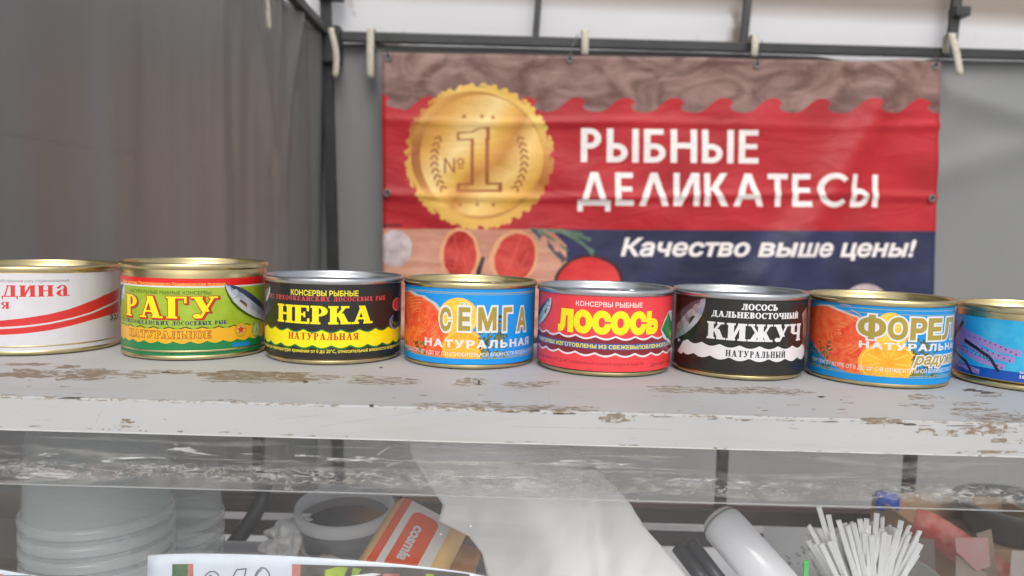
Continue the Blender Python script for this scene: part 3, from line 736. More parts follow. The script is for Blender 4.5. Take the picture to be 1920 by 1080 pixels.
for (x, y, w, h) in ((150, 702, 180, 18), (256, 704, 34, 12), (300, 698, 130, 8), (500, 707, 240, 20), (720, 714, 130, 19), (690, 713, 60, 18), (880, 717, 60, 15), (975, 721, 85, 12), (1020, 718, 60, 7), (1035, 718, 30, 6),
                     (1260, 729, 120, 12), (1390, 732, 110, 12), (1320, 732, 130, 10), (1430, 730, 60, 12), (1480, 735, 80, 10), (1725, 744, 46, 11), (1760, 746, 20, 5), (1708, 759, 40, 6), (1738, 763, 30, 9),
                     (1800, 776, 40, 7), (1830, 768, 90, 8), (1870, 782, 110, 16), (1900, 790, 90, 22), (1850, 808, 120, 18), (1770, 812, 60, 14), (1740, 808, 40, 10), (1890, 826, 70, 10),
                     (1160, 784, 60, 16), (820, 760, 90, 10), (885, 762, 110, 10), (950, 766, 60, 12), (1010, 765, 120, 12), (1080, 766, 90, 10), (420, 751, 60, 4), (240, 790, 26, 9), (235, 800, 40, 5), (1850, 848, 130, 6), (1820, 757, 60, 7), (1855, 740, 50, 9)): Bc.append(ragged(x, y, w, h))
for (x, y, w, h) in ((1818, 731, 26, 5), (1850, 736, 24, 4), (1833, 733, 20, 3), (1705, 796, 26, 4), (1690, 794, 18, 3), (1000, 770, 30, 4), (898, 717, 5, 9), (697, 760, 8, 5), (312, 698, 18, 3), (573, 716, 10, 4), (845, 690, 8, 3), (715, 689, 7, 3), (1540, 744, 16, 3), (1660, 691, 3, 2)): Dk.append(ragged(x, y, w, h, 14))
# the long crack along the front arris, broken and wandering
x = -30; yb = lambda x: 742 + .0322 * x
while x < 1990:
    w = random.uniform(10, 60); h = random.uniform(1.4, 4.4)
    if random.random() < .9 and not (360 < x < 395): (Dk if random.random() < .3 else Bc).append(ragged(x + w / 2, yb(x) + random.uniform(-1.5, 1.5), w, h, 12, .5))
    x += w * random.uniform(.8, 1.5)
for k in range(46):
    x = random.uniform(0, 1920); Bc.append(ragged(x, 700 + x * .034 + random.uniform(-10, 38), random.uniform(5, 26), random.uniform(1.2, 3.5), 12, .5))
x = -30
while x < 1990:                               # nicks along the lower arris
    w = random.uniform(6, 30)
    if random.random() < .45: Bc.append(ragged(x + w / 2, 799.5 + x * .031 + random.uniform(-2, .5), w, random.uniform(1.5, 3.5), 10, .5))
    x += w * 1.6
scr = []
for (a, b_) in (((600, 800), (800, 770)), ((1120, 802), (1260, 806)), ((960, 800), (1130, 803)), ((180, 792), (190, 770)), ((520, 786), (640, 775)), ((1026, 720), (1032, 762)), ((60, 760), (110, 764))):
    p, q = shpx(*a), shpx(*b_)
    if (p[1] >= 0) == (q[1] >= 0): scr += P_line([p, q], .22)
scratch = mat('scratch in paint', (.36, .34, .32), .6, var=.2, scale=90)
worn = chip_mat('worn arris', (.35, .29, .22), (.24, .19, .14), .44)
lip = mat('bright lower lip', (.60, .60, .57), .5, var=.08, scale=60)
shelf = root('display_case', 'worn grey white display counter with chipped paint and a clear front pane', 'counter', (0, EY, -1.12))
def cpart(o, par=None):
    o.parent = par or shelf
    o.matrix_parent_inverse = Matrix.Translation((0, -EY, 1.12)); return o
so_ = sheet('counter_shelf', (SX0 * 1000, -(TH * 1000 + 8), SX1 * 1000, SD * 1000), 40, 0,
            [([], paint), ([P_rect(SX0 * 1000, -1.9, SX1 * 1000, .5)], worn), ([P_rect(SX0 * 1000, -(TH * 1000) + .1, SX1 * 1000, -(TH * 1000) + 1.0)], lip), (scr, scratch), (Bc, chip_b), (A, chip_a), (Dk, chip_d)] , shelf_map, None, 1e-3, smooth=False, cuts=[0, -.4, -.8, -ER * 1570.8, -ER * 1570.8 - (TH - 2 * ER) * 1000])
# extra rows round the arris so it reads as a worn rounded edge
cpart(so_)
bm = bmesh.new(); add_box(bm, SX0, SX1, EY + .012, EY + SD, -TH + .0005, -.001)
cpart(bm_obj('shelf_board', bm, paint))
case_m = mat('dark case rail', (.022, .016, .014), .4, var=.3, scale=10)
refl_m = mat('reflected band grey', (.42, .40, .41), .38, .6, var=.1, scale=20)
deck_m = mat('white deck laminate', (.80, .80, .80), .4, var=.06, scale=5)
DECK = -.335; RY = 1.045
def box_part(name, *a, m=case_m, bev=.001):
    bm = bmesh.new(); add_box(bm, *a, bev); return cpart(bm_obj(name, bm, m))
box_part('deck', SX0, SX1, EY + .02, RY + .02, DECK - .02, DECK, m=deck_m)
box_part('rear_rail', SX0, SX1, RY, RY + .02, DECK + .001, DECK + .055)
box_part('reflection_strip', SX0, SX1, RY - .004, RY - .0005, DECK + .024, DECK + .034, m=refl_m)  # added pale bar standing in for a light band reflected in the glass
box_part('front_rail', SX0, SX1, EY + .001, EY + .018, DECK - .05, DECK + .01, m=paint)
for px in (1357, 1712, 480): 
    p = at(px, 900, RY); box_part('rear_post', p.x - .007, p.x + .007, RY + .004, RY + .018, DECK + .056, -.022)
for x in (SX0, SX1 - .03): box_part('leg', x, x + .03, EY + .03, EY + .06, -1.12, DECK - .021); box_part('leg', x, x + .03, RY - .03, RY, -1.12, DECK - .021)
box_part('front_panel', SX0 + .03, SX1 - .03, EY + .006, EY + .016, -1.05, DECK - .051, m=paint)

# clear front pane and the dirty clear strip above it
def dust_glare(n, mx, df, tl):
    L = n.links.new; tc = n.nodes.new('ShaderNodeTexCoord')
    v = n.nodes.new('ShaderNodeTexVoronoi'); v.inputs['Scale'].default_value = 62; L(tc.outputs['Object'], v.inputs['Vector'])
    sub = n.nodes.new('ShaderNodeSeparateColor'); L(v.outputs['Color'], sub.inputs[0])
    sz = n.nodes.new('ShaderNodeMath'); sz.operation = 'MULTIPLY'; sz.inputs[1].default_value = .045; L(sub.outputs[0], sz.inputs[0])
    lt = n.nodes.new('ShaderNodeMath'); lt.operation = 'LESS_THAN'; L(v.outputs['Distance'], lt.inputs[0]); L(sz.outputs[0], lt.inputs[1])
    g = n.nodes.new('ShaderNodeMath'); g.operation = 'GREATER_THAN'; g.inputs[1].default_value = .72; L(sub.outputs[1], g.inputs[0])
    mu = n.nodes.new('ShaderNodeMath'); mu.operation = 'MULTIPLY'; L(lt.outputs[0], mu.inputs[0]); L(g.outputs[0], mu.inputs[1])
    nz = n.nodes.new('ShaderNodeTexNoise'); nz.inputs['Scale'].default_value = 4; L(tc.outputs['Object'], nz.inputs['Vector'])
    r = n.nodes.new('ShaderNodeMapRange'); r.inputs[1].default_value = .3; r.inputs[2].default_value = .8; r.inputs[3].default_value = .0; r.inputs[4].default_value = .045; L(nz.outputs[0], r.inputs[0])  # besides the dust specks, a milky veil painted in for reflected glare
    ad = n.nodes.new('ShaderNodeMath'); ad.use_clamp = True; L(mu.outputs[0], ad.inputs[0]); L(r.outputs[0], ad.inputs[1]); L(ad.outputs[0], mx.inputs[0])
def tape(n, mx, df, tl):
    """old adhesive: streaky grey smears, a crusty line low on the strip, fine scratches"""
    L = n.links.new; tc = n.nodes.new('ShaderNodeTexCoord')
    def nz(sc, st, det=8, dist=0, rgh=.6):
        mp = n.nodes.new('ShaderNodeMapping'); mp.inputs['Scale'].default_value = st; L(tc.outputs['Object'], mp.inputs[0])
        t = n.nodes.new('ShaderNodeTexNoise'); t.inputs['Scale'].default_value = sc; t.inputs['Detail'].default_value = det; t.inputs['Roughness'].default_value = rgh; t.inputs['Distortion'].default_value = dist; L(mp.outputs[0], t.inputs['Vector']); return t.outputs[0]
    def rng(src, a, b, c=0, d=1):
        r = n.nodes.new('ShaderNodeMapRange'); r.inputs[1].default_value = a; r.inputs[2].default_value = b; r.inputs[3].default_value = c; r.inputs[4].default_value = d; L(src, r.inputs[0]); return r.outputs[0]
    def op(o, a, b, cl=False):
        m = n.nodes.new('ShaderNodeMath'); m.operation = o; m.use_clamp = cl
        for i, s in enumerate((a, b)):
            if hasattr(s, 'links'): L(s, m.inputs[i])
            else: m.inputs[i].default_value = s
        return m.outputs[0]
    sp = n.nodes.new('ShaderNodeSeparateXYZ'); L(tc.outputs['Object'], sp.inputs[0]); z = sp.outputs[2]
    wob = op('MULTIPLY', op('SUBTRACT', nz(14, (1, 1, 1), 3), .5), .006)
    dz = op('ABSOLUTE', op('ADD', op('SUBTRACT', z, -.0425), wob), 0)
    band = rng(dz, .0025, .006, 1, 0)
    crust = op('MULTIPLY', band, rng(nz(300, (.5, 1, 1.6), 8, 1.2, .75), .49, .58, .02, .7))
    smear = rng(nz(30, (.25, 1, 3), 9, 1.5, .65), .50, .80, .0, .5)
    line = rng(nz(90, (.04, 1, 2.5), 3), .64, .70, 0, .5)
    flake = op('MULTIPLY', rng(nz(26, (1, 1, 2), 10, 1.5, .7), .63, .66, 0, 1), .55)
    tot = op('ADD', op('ADD', crust, smear), op('ADD', line, flake), True)
    L(tot, mx.inputs[0])
    cc = n.nodes.new('ShaderNodeValToRGB'); cc.color_ramp.elements[0].position = .35; cc.color_ramp.elements[0].color = (.30, .28, .25, 1); cc.color_ramp.elements[1].position = .65; cc.color_ramp.elements[1].color = (.66, .65, .63, 1)
    L(nz(160, (.4, 1, 1), 7, .5, .7), cc.inputs[0]); L(cc.outputs[0], df.inputs[0]); L(cc.outputs[0], tl.inputs[0])
glass = clear_mat('display glass', (.99, .99, .99), .06, (.9, .9, .9), .0, .7, 1.5, dust_glare)
tape_m = clear_mat('grimy clear strip', (.985, .985, .985), .2, (.6, .6, .58), .12, .4, 1.45, tape)
bm = bmesh.new(); add_box(bm, SX0 + .01, SX1 - .01, EY + .008, EY + .0082, DECK + .011, -TH - .001)
cpart(bm_obj('front_pane', bm, glass))
bm = bmesh.new(); add_box(bm, SX0 + .01, SX1 - .01, EY + .0045, EY + .0047, -.0512, -TH - .0006)
cpart(bm_obj('grimy_strip', bm, tape_m))
edge_m = clear_mat('plastic edge', (.9, .9, .9), .35, (.8, .8, .8), .1, 1)
bm = bmesh.new(); add_box(bm, SX0 + .01, SX1 - .01, EY + .0040, EY + .0052, -.0518, -.0513); cpart(bm_obj('strip_edge', bm, edge_m))

def wisps(n, mx, df, tl):
    L = n.links.new; tc = n.nodes.new('ShaderNodeTexCoord'); mp = n.nodes.new('ShaderNodeMapping'); mp.inputs['Scale'].default_value = (.22, 1, 1.6); L(tc.outputs['Object'], mp.inputs[0])
    t = n.nodes.new('ShaderNodeTexNoise'); t.inputs['Scale'].default_value = 190; t.inputs['Detail'].default_value = 9; t.inputs['Roughness'].default_value = .7; t.inputs['Distortion'].default_value = 1.2; L(mp.outputs[0], t.inputs['Vector'])
    r = n.nodes.new('ShaderNodeMapRange'); r.inputs[1].default_value = .46; r.inputs[2].default_value = .62; r.inputs[3].default_value = .0; r.inputs[4].default_value = .7; L(t.outputs[0], r.inputs[0]); L(r.outputs[0], mx.inputs[0])
scrap_m = clear_mat('torn tape film', (.98, .98, .98), .4, (.8, .8, .79), .3, .3, 1.45, wisps)
for (cx_, cy_, w_, h_) in ((75, 888, 120, 22), (80, 852, 60, 9), (250, 862, 110, 14), (350, 842, 70, 16), (420, 852, 130, 6), (590, 858, 70, 6), (560, 853, 22, 14), (640, 862, 60, 7), (1090, 868, 120, 12), (1155, 874, 70, 12), (960, 896, 190, 6), (700, 862, 90, 8), (1420, 905, 110, 7), (1300, 900, 90, 6)):
    sd_ = random.random() * 40; pts = []
    for i in range(40):
        t = 2 * PI * i / 40; k = 1 + .8 * noise.noise(Vector((math.cos(t) * 1.5, math.sin(t) * 1.5, sd_))) + random.uniform(-.06, .06)
        p = at(cx_ + w_ / 2 * math.cos(t) * k, cy_ + h_ / 2 * math.sin(t) * k, EY + .0038); pts.append(p)
    bm = bmesh.new(); c_ = bm.verts.new(sum(pts, Vector()) / 40 + Vector((0, -.0008, 0))); vv = [bm.verts.new(p) for p in pts]
    for i in range(40): bm.faces.new((c_, vv[i], vv[(i + 1) % 40]))
    cpart(bm_obj('tape_scrap', bm, scrap_m))

# ------------------------------------------------------------------ cans
class Can:
    def __init__(s, name, label, c, R, h, neck, rim_m, z_lab, body_m=gold):
        s.c = Vector((c[0], c[1], 0)); s.R = R; s.h = h; s.rl = R - .0011
        s.o = root(name, label, 'can', (c[0], c[1], .0005), 0, 'cans of fish in a row on the counter')
        s.zl = z_lab; rb = R - .0014; rs = R - .0016 - neck
        def part(nm, prof, m):
            bm = bmesh.new(); lathe(bm, prof, 96); return bm_obj(nm, bm, m, s.o, True)
        part('body', [(rs - .003, .0042), (rs - .0002, .0046), (rs + .0006, .0060), (rs + .0008, .0068), (rb - .0010, .0082), (rb - .0002, .0092), (rb, .0105), (rb, h - .0085), (rb - .0002, h - .0062), (rb - .0004, h - .0047)], body_m)
        part('bottom_rim', [(rs - .004, .0012), (rs - .0022, .0003), (rs - .0006, .0), (rs + .0003, .0005), (rs + .0007, .0014), (rs + .0006, .0030), (rs - .0001, .0036), (rs - .0016, .0040), (rs - .004, .0040)], gold_dk)
        part('top_rim', [(R - .0030, h - .0046), (R - .0026, h - .0012), (R - .0021, h - .0003), (R - .0013, h), (R - .0005, h - .0003), (R, h - .0010), (R + .0001, h - .0034), (R - .0005, h - .0044), (R - .0014, h - .0047), (rb - .001, h - .0048)], rim_m)
        part('lid', [(0, h - .0052), (R * .3, h - .0052), (R * .32, h - .0058), (R * .62, h - .0058), (R * .64, h - .005), (R * .82, h - .005), (R * .84, h - .0056), (R - .0058, h - .0062), (R - .0044, h - .0066), (R - .0034, h - .0056), (R - .0031, h - .0030), (R - .0029, h - .0015)], rim_m)
    def ring(s, m):
        bm = bmesh.new(); h = s.h
        pts = [Vector((.018 + .009 * math.cos(2 * PI * i / 24), -s.R * .45 + .013 * math.sin(2 * PI * i / 24), h - .0030)) for i in range(25)]
        tube(bm, pts, .0011, 8, False); add_box(bm, .008, .026, -s.R * .45 + .012, -s.R * .45 + .022, h - .0040, h - .0026, .0004)
        bm_obj('pull_ring', bm, m, s.o, True)
    def px(s, px, py):
        """photograph position -> (arc mm, height mm) on this can's label"""
        d = ray(px, py); o = CP - s.c; r = s.rl
        a = d.x ** 2 + d.y ** 2; b = 2 * (o.x * d.x + o.y * d.y); c = o.x ** 2 + o.y ** 2 - r * r
        D = b * b - 4 * a * c
        if D < 0: D = 0
        t = (-b - math.sqrt(D)) / (2 * a); p = o + d * t
        return (math.atan2(p.x, -p.y) * r * 1000, (p.z - .0005) * 1000)
    def box(s, x0, yb, x1, yt, xm=None):
        """text box from: left x, baseline y at the middle, right x, cap-top y at the middle"""
        xm = (x0 + x1) / 2 if xm is None else xm
        return (s.px(x0, yb)[0], s.px(xm, yb)[1], s.px(x1, yb)[0], s.px(xm, yt)[1])
    def poly(s, pts): return [s.px(*p) for p in pts]
    def label(s, layers):
        r = s.rl; z0, z1 = s.zl; W2 = PI * r * 1000
        def mp(a, b): t = a / 1000 / r; return (r * math.sin(t), -r * math.cos(t), b / 1000)
        o = sheet('label', (-W2 + .01, z0, W2 - .01, z1), 2.6, 0, layers, mp, s.o, 1e-4)
        return o
H_ = lambda c, x, y: c.px(x, y)[1]

ik_white = ink('white', (226, 224, 226)); ik_red = ink('red', (206, 36, 40)); ik_black = ink('black', (26, 26, 26)); ik_yel = ink('yellow', (250, 232, 20))
silver_f = ink('fish silver', (196, 200, 214), col2=lin((150, 158, 180))); fish_dk = ink('fish back', (48, 54, 76), col2=lin((84, 92, 118))); fish_lt = ink('fish belly', (216, 216, 220), col2=lin((190, 196, 204)))
fin_m = ink('fish fin', (150, 112, 84), col2=lin((60, 50, 50)))
def fishy(c, head, tail, w, eye=True, back=fish_dk, body=silver_f, shadow=None, bend=0, flip=1, belly=None):
    """printed fish from head px to tail px with half width w px"""
    hx, hy = head; tx, ty = tail; L = math.hypot(tx - hx, ty - hy); ux, uy = (tx - hx) / L, (ty - hy) / L; nx, ny = -uy * flip, ux * flip
    prof = [(0, .06), (.06, .32), (.15, .62), (.28, .9), (.42, 1), (.58, .95), (.72, .78), (.85, .5), (.95, .3), (1, .28)]
    def pt(t, k): b = bend * math.sin(PI * t); return c.px(hx + ux * L * t + nx * (w * k + b), hy + uy * L * t + ny * (w * k + b))
    out = []
    if shadow: out.append(([[pt(t - .01, -k * 1.25 - .06) for t, k in prof] + [pt(t - .01, k * .9) for t, k in prof[::-1]]], shadow))
    out.append(([[pt(t, -k) for t, k in prof] + [pt(t, k) for t, k in prof[::-1]]], body))
    out.append(([[pt(t, -k) for t, k in prof] + [pt(t, -k * .35) for t, k in prof[::-1]]], belly or fish_lt))
    out.append(([[pt(t, k * .42 + (.1 if t < .2 else 0)) for t, k in prof] + [pt(t, k) for t, k in prof[::-1]]], back))
    out.append((P_line([pt(.24, -.75), pt(.27, -.2), pt(.26, .3), pt(.22, .7)], .35), back))
    out.append(([[pt(.34, -.45), pt(.52, -.55), pt(.47, -.15), pt(.36, -.2)]], fin_m))
    if eye: e = pt(.13, .15); out.append(([P_ell(e[0], e[1], 1.0, n=10)], ik_black)); out.append(([P_ell(e[0], e[1], .4, n=8)], ik_white))
    return out

# 1 ---- white can with red swoosh
c1 = Can('fish_can', 'gold rimmed white can with two red swooshes, leftmost in the row', (-.3649, .5974), .0557, .0640, .0, gold, (7.5, 56.0))
top = H_(c1, 60, 513); bot = H_(c1, 60, 659); c1.zl = (bot, top)
xs = (-60, 0, 92.6, 166.7, 222)
lo1 = c1.poly([(-60, 606), (0, 613.3), (46, 610.5), (92.6, 604.5), (130, 596.5), (166.7, 586.5), (196, 574), (222, 559.6)])
hi1 = c1.poly([(-60, 604), (0, 601.3), (46, 596.5), (92.6, 589), (130, 579.5), (166.7, 566), (196, 553), (222, 540)])
lo2 = c1.poly([(-60, 630), (0, 628), (46, 625.5), (92.6, 619.3), (130, 611.5), (166.7, 601.3), (196, 593), (222, 584.6)])
hi2 = c1.poly([(-60, 616), (0, 617.4), (46, 614), (92.6, 607.8), (130, 599.8), (166.7, 589.6), (196, 577.5), (222, 563.3)])
bx = c1.box(3, 556.5, 131, 535); w4 = bx[2] - bx[0]
c1l = ink('label white', (214, 212, 216)); red1 = ink('swoosh red', (214, 52, 50)); grey1 = ink('text grey', (96, 84, 98))
lay = [([], c1l), (P_strip(lo1, hi1) + P_strip(lo2, hi2), red1), (serif('ДИН', (bx[0], bx[1], bx[0] + w4 * .76, bx[3])) + serif('а', (bx[0] + w4 * .79, bx[1], bx[2], bx[3])), red1)]
b2 = c1.box(2, 579, 17.6, 566); lay.append((serif('Я', b2), red1))
b2 = c1.box(0, 529.5, 130, 525); lay.append((sans('обственном соку стерилизованные', b2, .0, low=True), grey1))
b2 = c1.box(206.5, 598.5, 221, 589); lay.append((sans('325', (b2[0], b2[1], b2[2] + 1.6, b2[3]), .03), ik_black))
b2 = c1.box(206.5, 602.5, 221, 599.8); lay.append((sans('МАССА НЕТТО', (b2[0], b2[1], b2[2] + 9, b2[3])), ik_black))
c1.label(lay)

# 2 ---- green can
c2 = Can('fish_can', 'tall gold can with a green and orange label and big yellow letters', (-.2436, .5940), .0531, .0690, .0, gold, (7, 60))
c2.zl = (H_(c2, 360, 667), H_(c2, 360, 522.5))
grn = ink('lime green', (150, 178, 34), col2=lin((168, 190, 60))); dgrn = ink('deep green', (24, 128, 70)); orng = ink('orange band', (238, 176, 40)); red2 = ink('vivid red', (222, 34, 30)); navy2 = ink('navy text', (28, 48, 92)); brown2 = ink('brown outline', (150, 80, 24)); shgrn = ink('shadow green', (70, 92, 20)); blue2 = ink('ribbon blue', (30, 130, 210)); dred = ink('dark outline', (92, 26, 16))
zr = H_(c2, 360, 538.5); z = lambda y: H_(c2, 345, y)
W2 = 180
lay = [([], grn), ([P_rect(-W2, z(539.5), W2, z(536.5))], ik_white), ([P_rect(-W2, z(536.7), W2, z(500))], red2)]
lay += [(P_wave(-W2, W2, z(612), z(615), 11.2, 1.5, 2), shgrn), (P_wave(-W2, W2, z(614.5), z(642), 11.2, 1.5, 2), orng),
        (P_wave(-W2, W2, z(640), z(690), 11.2, 1.8, 5), dgrn), ([P_rect(-W2, 0, W2, z(652))], dgrn)]
b = c2.box(230, 536, 422, 529.5); lay.append((sans('Район вылова: Петропавловско-Командорская подзона', b, .015), ink('orange text', (255, 196, 90))))
b = c2.box(244, 552, 396, 545.5); lay.append((sans('НАТУРАЛЬНЫЕ РЫБНЫЕ КОНСЕРВЫ', b, .02), shgrn))
b = c2.box(237, 597, 409, 556); bb = (b[0], b[1], b[2], b[3])
lay.append((serif('РАГУ', bb, .85, .12, 1.0, -.6), dred)); lay.append((serif('РАГУ', bb, .55, .12, .9, -.5), red2)); lay.append((serif('РАГУ', bb, .55, .12), dred)); lay.append((serif('РАГУ', bb, .32, .12), red2)); lay.append((serif('РАГУ', bb, -.02, .12), ik_yel))
b = c2.box(230, 610, 425, 602.5); lay.append((serif('ИЗ ТИХООКЕАНСКИХ ЛОСОСЕВЫХ РЫБ', b, .05, .18), navy2))
b = c2.box(243, 635, 396, 621.5); lay.append((serif('НАТУРАЛЬНОЕ', b, .42, .14), brown2)); lay.append((serif('НАТУРАЛЬНОЕ', b, -.02, .14), orng))
b = c2.box(226, 664, 490, 657); lay.append((sans('относительной влажности воздуха не более 75%. Дата изготовления указана на донышке или крышке в первой', b, .0), ik_black))
lay += fishy(c2, (423, 534), (512, 604), 17, shadow=shgrn, flip=-1)
lay += fishy(c2, (232, 532), (196, 600), 13)
ce = c2.px(452, 618)
lay.append(([P_ell(ce[0], ce[1], 5.2, 5.4)], ink('badge yellow', (226, 170, 50)))); lay.append((P_ring(ce[0], ce[1], 5.3, 5.4, .3, .3), brown2)); lay.append((P_ring(ce[0], ce[1], 4.3, 4.3, .2, .2), brown2))
lay.append(([P_star(ce[0], ce[1], 4.3)], ik_white)); lay.append(([P_star(ce[0], ce[1], 3.9)], dred)); lay.append(([P_star(ce[0], ce[1], 3.2)], red2))
lay.append(([c2.poly([(436, 643), (468, 640), (470, 637), (467, 643), (468, 647), (436, 650), (434, 652), (437, 647)])], blue2))
cf = c2.px(481, 617)
lay.append(([P_ell(cf[0], cf[1], 5.6, 5.8)], dgrn)); lay.append(([P_ell(cf[0], cf[1], 4.9, 5.1)], ink('badge pale', (180, 196, 140)))); lay.append((P_ring(cf[0], cf[1], 3.9, 4.1, .3, .3), dgrn))
lay.append(([[(cf[0] - 1.6, cf[1] - 2.6), (cf[0] - 1.0, cf[1] - 2.6), (cf[0], cf[1] - .4), (cf[0] + 1.0, cf[1] - 2.6), (cf[0] + 1.6, cf[1] - 2.6), (cf[0] + .3, cf[1] + 1), (cf[0], cf[1] + 3.4), (cf[0] - .3, cf[1] + 1)]], dgrn))
c2.label(lay)

# 3 ---- black can, yellow wave
c3 = Can('fish_can', 'black can with silver rim, yellow wave band and big yellow serif letters', (-.1358, .5900), .0519, .0615, .0022, tin, (9, 55))
c3.zl = (H_(c3, 620, 674), H_(c3, 620, 534)); z = lambda y: H_(c3, 625, y)
blk = ink('label black', (36, 35, 34)); sal = ink('salmon text', (206, 66, 72)); wgr = ink('wave green', (30, 120, 40)); plate3 = ink('plate blue', (96, 110, 170), col2=lin((140, 150, 200)))
lay = [([], blk), (P_wave(-W2, W2, z(619) + .9, z(647) - 1.2, 13.2, 2.2, 3), wgr), (P_wave(-W2, W2, z(619), z(647), 13.2, 2.2, 3), ik_yel)]
lay.append((sans('КОНСЕРВЫ РЫБНЫЕ', c3.box(545.5, 555, 672, 545), .025), ink('pale yellow', (236, 220, 60))))
lay.append((serif('ИЗ ТИХООКЕАНСКИХ ЛОСОСЕВЫХ РЫБ', c3.box(507, 565, 722, 557), .04, .2), sal))
lay.append((serif('НЕРКА', c3.box(521, 607.5, 698, 574.5), .25, .05), ik_yel))
lay.append((serif('НАТУРАЛЬНАЯ', c3.box(541, 638, 672, 625), .05, .14), ink('wave red', (206, 44, 30))))
lay.append((sans('реализации при температуре хранения от 0 до 20°C, относительной влажности воздуха не более 75%', c3.box(496, 662, 751, 655.5), .02, low=False), ink('pale yellow', (236, 220, 60))))
lay += fishy(c3, (506, 538), (478, 588), 8, back=ink('fish grey', (120, 120, 124)), body=fish_lt, eye=False)
def P_el(c, cx, cy, rx, ry, n=24): return [c.px(cx + rx * math.cos(2 * PI * i / n), cy + ry * math.sin(2 * PI * i / n)) for i in range(n)]
a = c3.px(741, 571); p = c3.px(738, 603)
lay.append(([P_ell(p[0] + 2.5, p[1], 8.5, 6.0)], plate3))
lay.append(([P_ell(p[0] + 3.5, p[1] - .2, 7.2, 4.9)], ink('caviar dark', (38, 46, 20))))
cav = [P_ell(p[0] + 3.5 + random.uniform(-6.2, 6.2), p[1] - .8 + random.uniform(-3.4, 3.2), .55, n=7) for _ in range(46)]
lay.append((cav, ink('caviar green', (128, 140, 60))))
lay.append(([P_rect(p[0] - .5, p[1] - .5, p[0] + 14, a[1])], ink('steak side', (30, 18, 20))))
lay.append(([P_ell(a[0] + 3.6, a[1], 7.8, 5.0)], ink('steak rim', (226, 150, 140)))); lay.append(([P_ell(a[0] + 3.8, a[1] + .1, 7.0, 4.3)], ink('steak red', (206, 34, 40), col2=lin((226, 80, 76)))))
lay.append((P_line([(a[0] + 3.4, a[1] + 2), (a[0] + 4, a[1]), (a[0] + 1.5, a[1] - 1)], .4), fish_lt))
c3.label(lay)

# salmon slices, lemons and dill: the art shared by the two blue cans
sal_o = ink('salmon orange', (240, 70, 36), col2=lin((246, 118, 66)), dist=2); sal_l = ink('salmon vein', (246, 158, 92)); lem = ink('lemon', (250, 186, 40), col2=lin((252, 206, 70))); lem2 = ink('lemon deep', (250, 162, 30), col2=lin((252, 190, 50)))
lem3 = ink('lemon rind', (253, 222, 120)); dill = ink('dill dark', (52, 66, 36), col2=lin((104, 110, 50))); dill2 = ink('dill olive', (120, 118, 50)); goldln = ink('gold line', (176, 166, 90)); khaki = ink('khaki letters', (170, 148, 62)); pale = ink('pale plate', (206, 200, 196))
def art(c, salm, centre, sc, lemons, herbs, blue, lines, lowz):
    W2 = 180; L = [([], blue)]
    for zz, w in lines: L.append(([P_rect(-W2, zz - w / 2, W2, zz + w / 2)], goldln))
    L.append(([c.poly([(p[0] + 6, p[1] - 2) for p in salm[:len(salm) // 2]] + [(salm[len(salm) // 2][0] + 10, salm[len(salm) // 2][1] + 10), salm[0]])], pale))
    hb = []
    for (x0, y0, x1, y1, n) in herbs:
        for _ in range(n):
            x = random.uniform(x0, x1); y = random.uniform(y0, y1); e = c.px(x, y); hb.append(P_ell(e[0], e[1], random.uniform(.5, 1.7), random.uniform(.5, 1.3), 7, random.random() * 3))
    L.append(([c.poly(salm)], sal_o))
    v = []
    cx, cy = centre
    for k in range(1, 9):
        r = k * sc
        for a0 in (random.uniform(-140, -60), random.uniform(0, 60), random.uniform(120, 170)):
            pts = [c.px(cx + r * 1.0 * math.cos(math.radians(a0 + t * 9)), cy + r * .85 * math.sin(math.radians(a0 + t * 9))) for t in range(random.randint(3, 6))]
            v += P_line(pts, random.uniform(.18, .5))
    L.append((v, sal_l))
    for lx, ly, rx, ry, m in lemons:
        L.append(([P_el(c, lx, ly, rx, ry)], m))
        zest = []
        for k in range(9):
            t = k * 2 * PI / 9 + .2; zest += P_line([c.px(lx + rx * .25 * math.cos(t), ly + ry * .25 * math.sin(t)), c.px(lx + rx * .8 * math.cos(t), ly + ry * .8 * math.sin(t))], .35)
        L.append((zest, lem3)); L.append((P_line([c.px(lx + rx * .9 * math.cos(a / 3), ly + ry * .9 * math.sin(a / 3)) for a in range(20)], .5), lem3))
    L.append((hb, dill)); L.append((hb[::4], dill2))
    e = c.px(cx, cy); L.append(([P_ell(e[0], e[1], 1.5, 1.1, 14)], sal_l)); L.append(([P_ell(e[0], e[1], .8, .5, 10)], sal_o))
    L.append(([P_rect(-W2, -5, W2, lowz[0])], blue)); 
    for zz in lowz[1]: L.append(([P_rect(-W2, zz - .18, W2, zz + .18)], goldln))
    return L
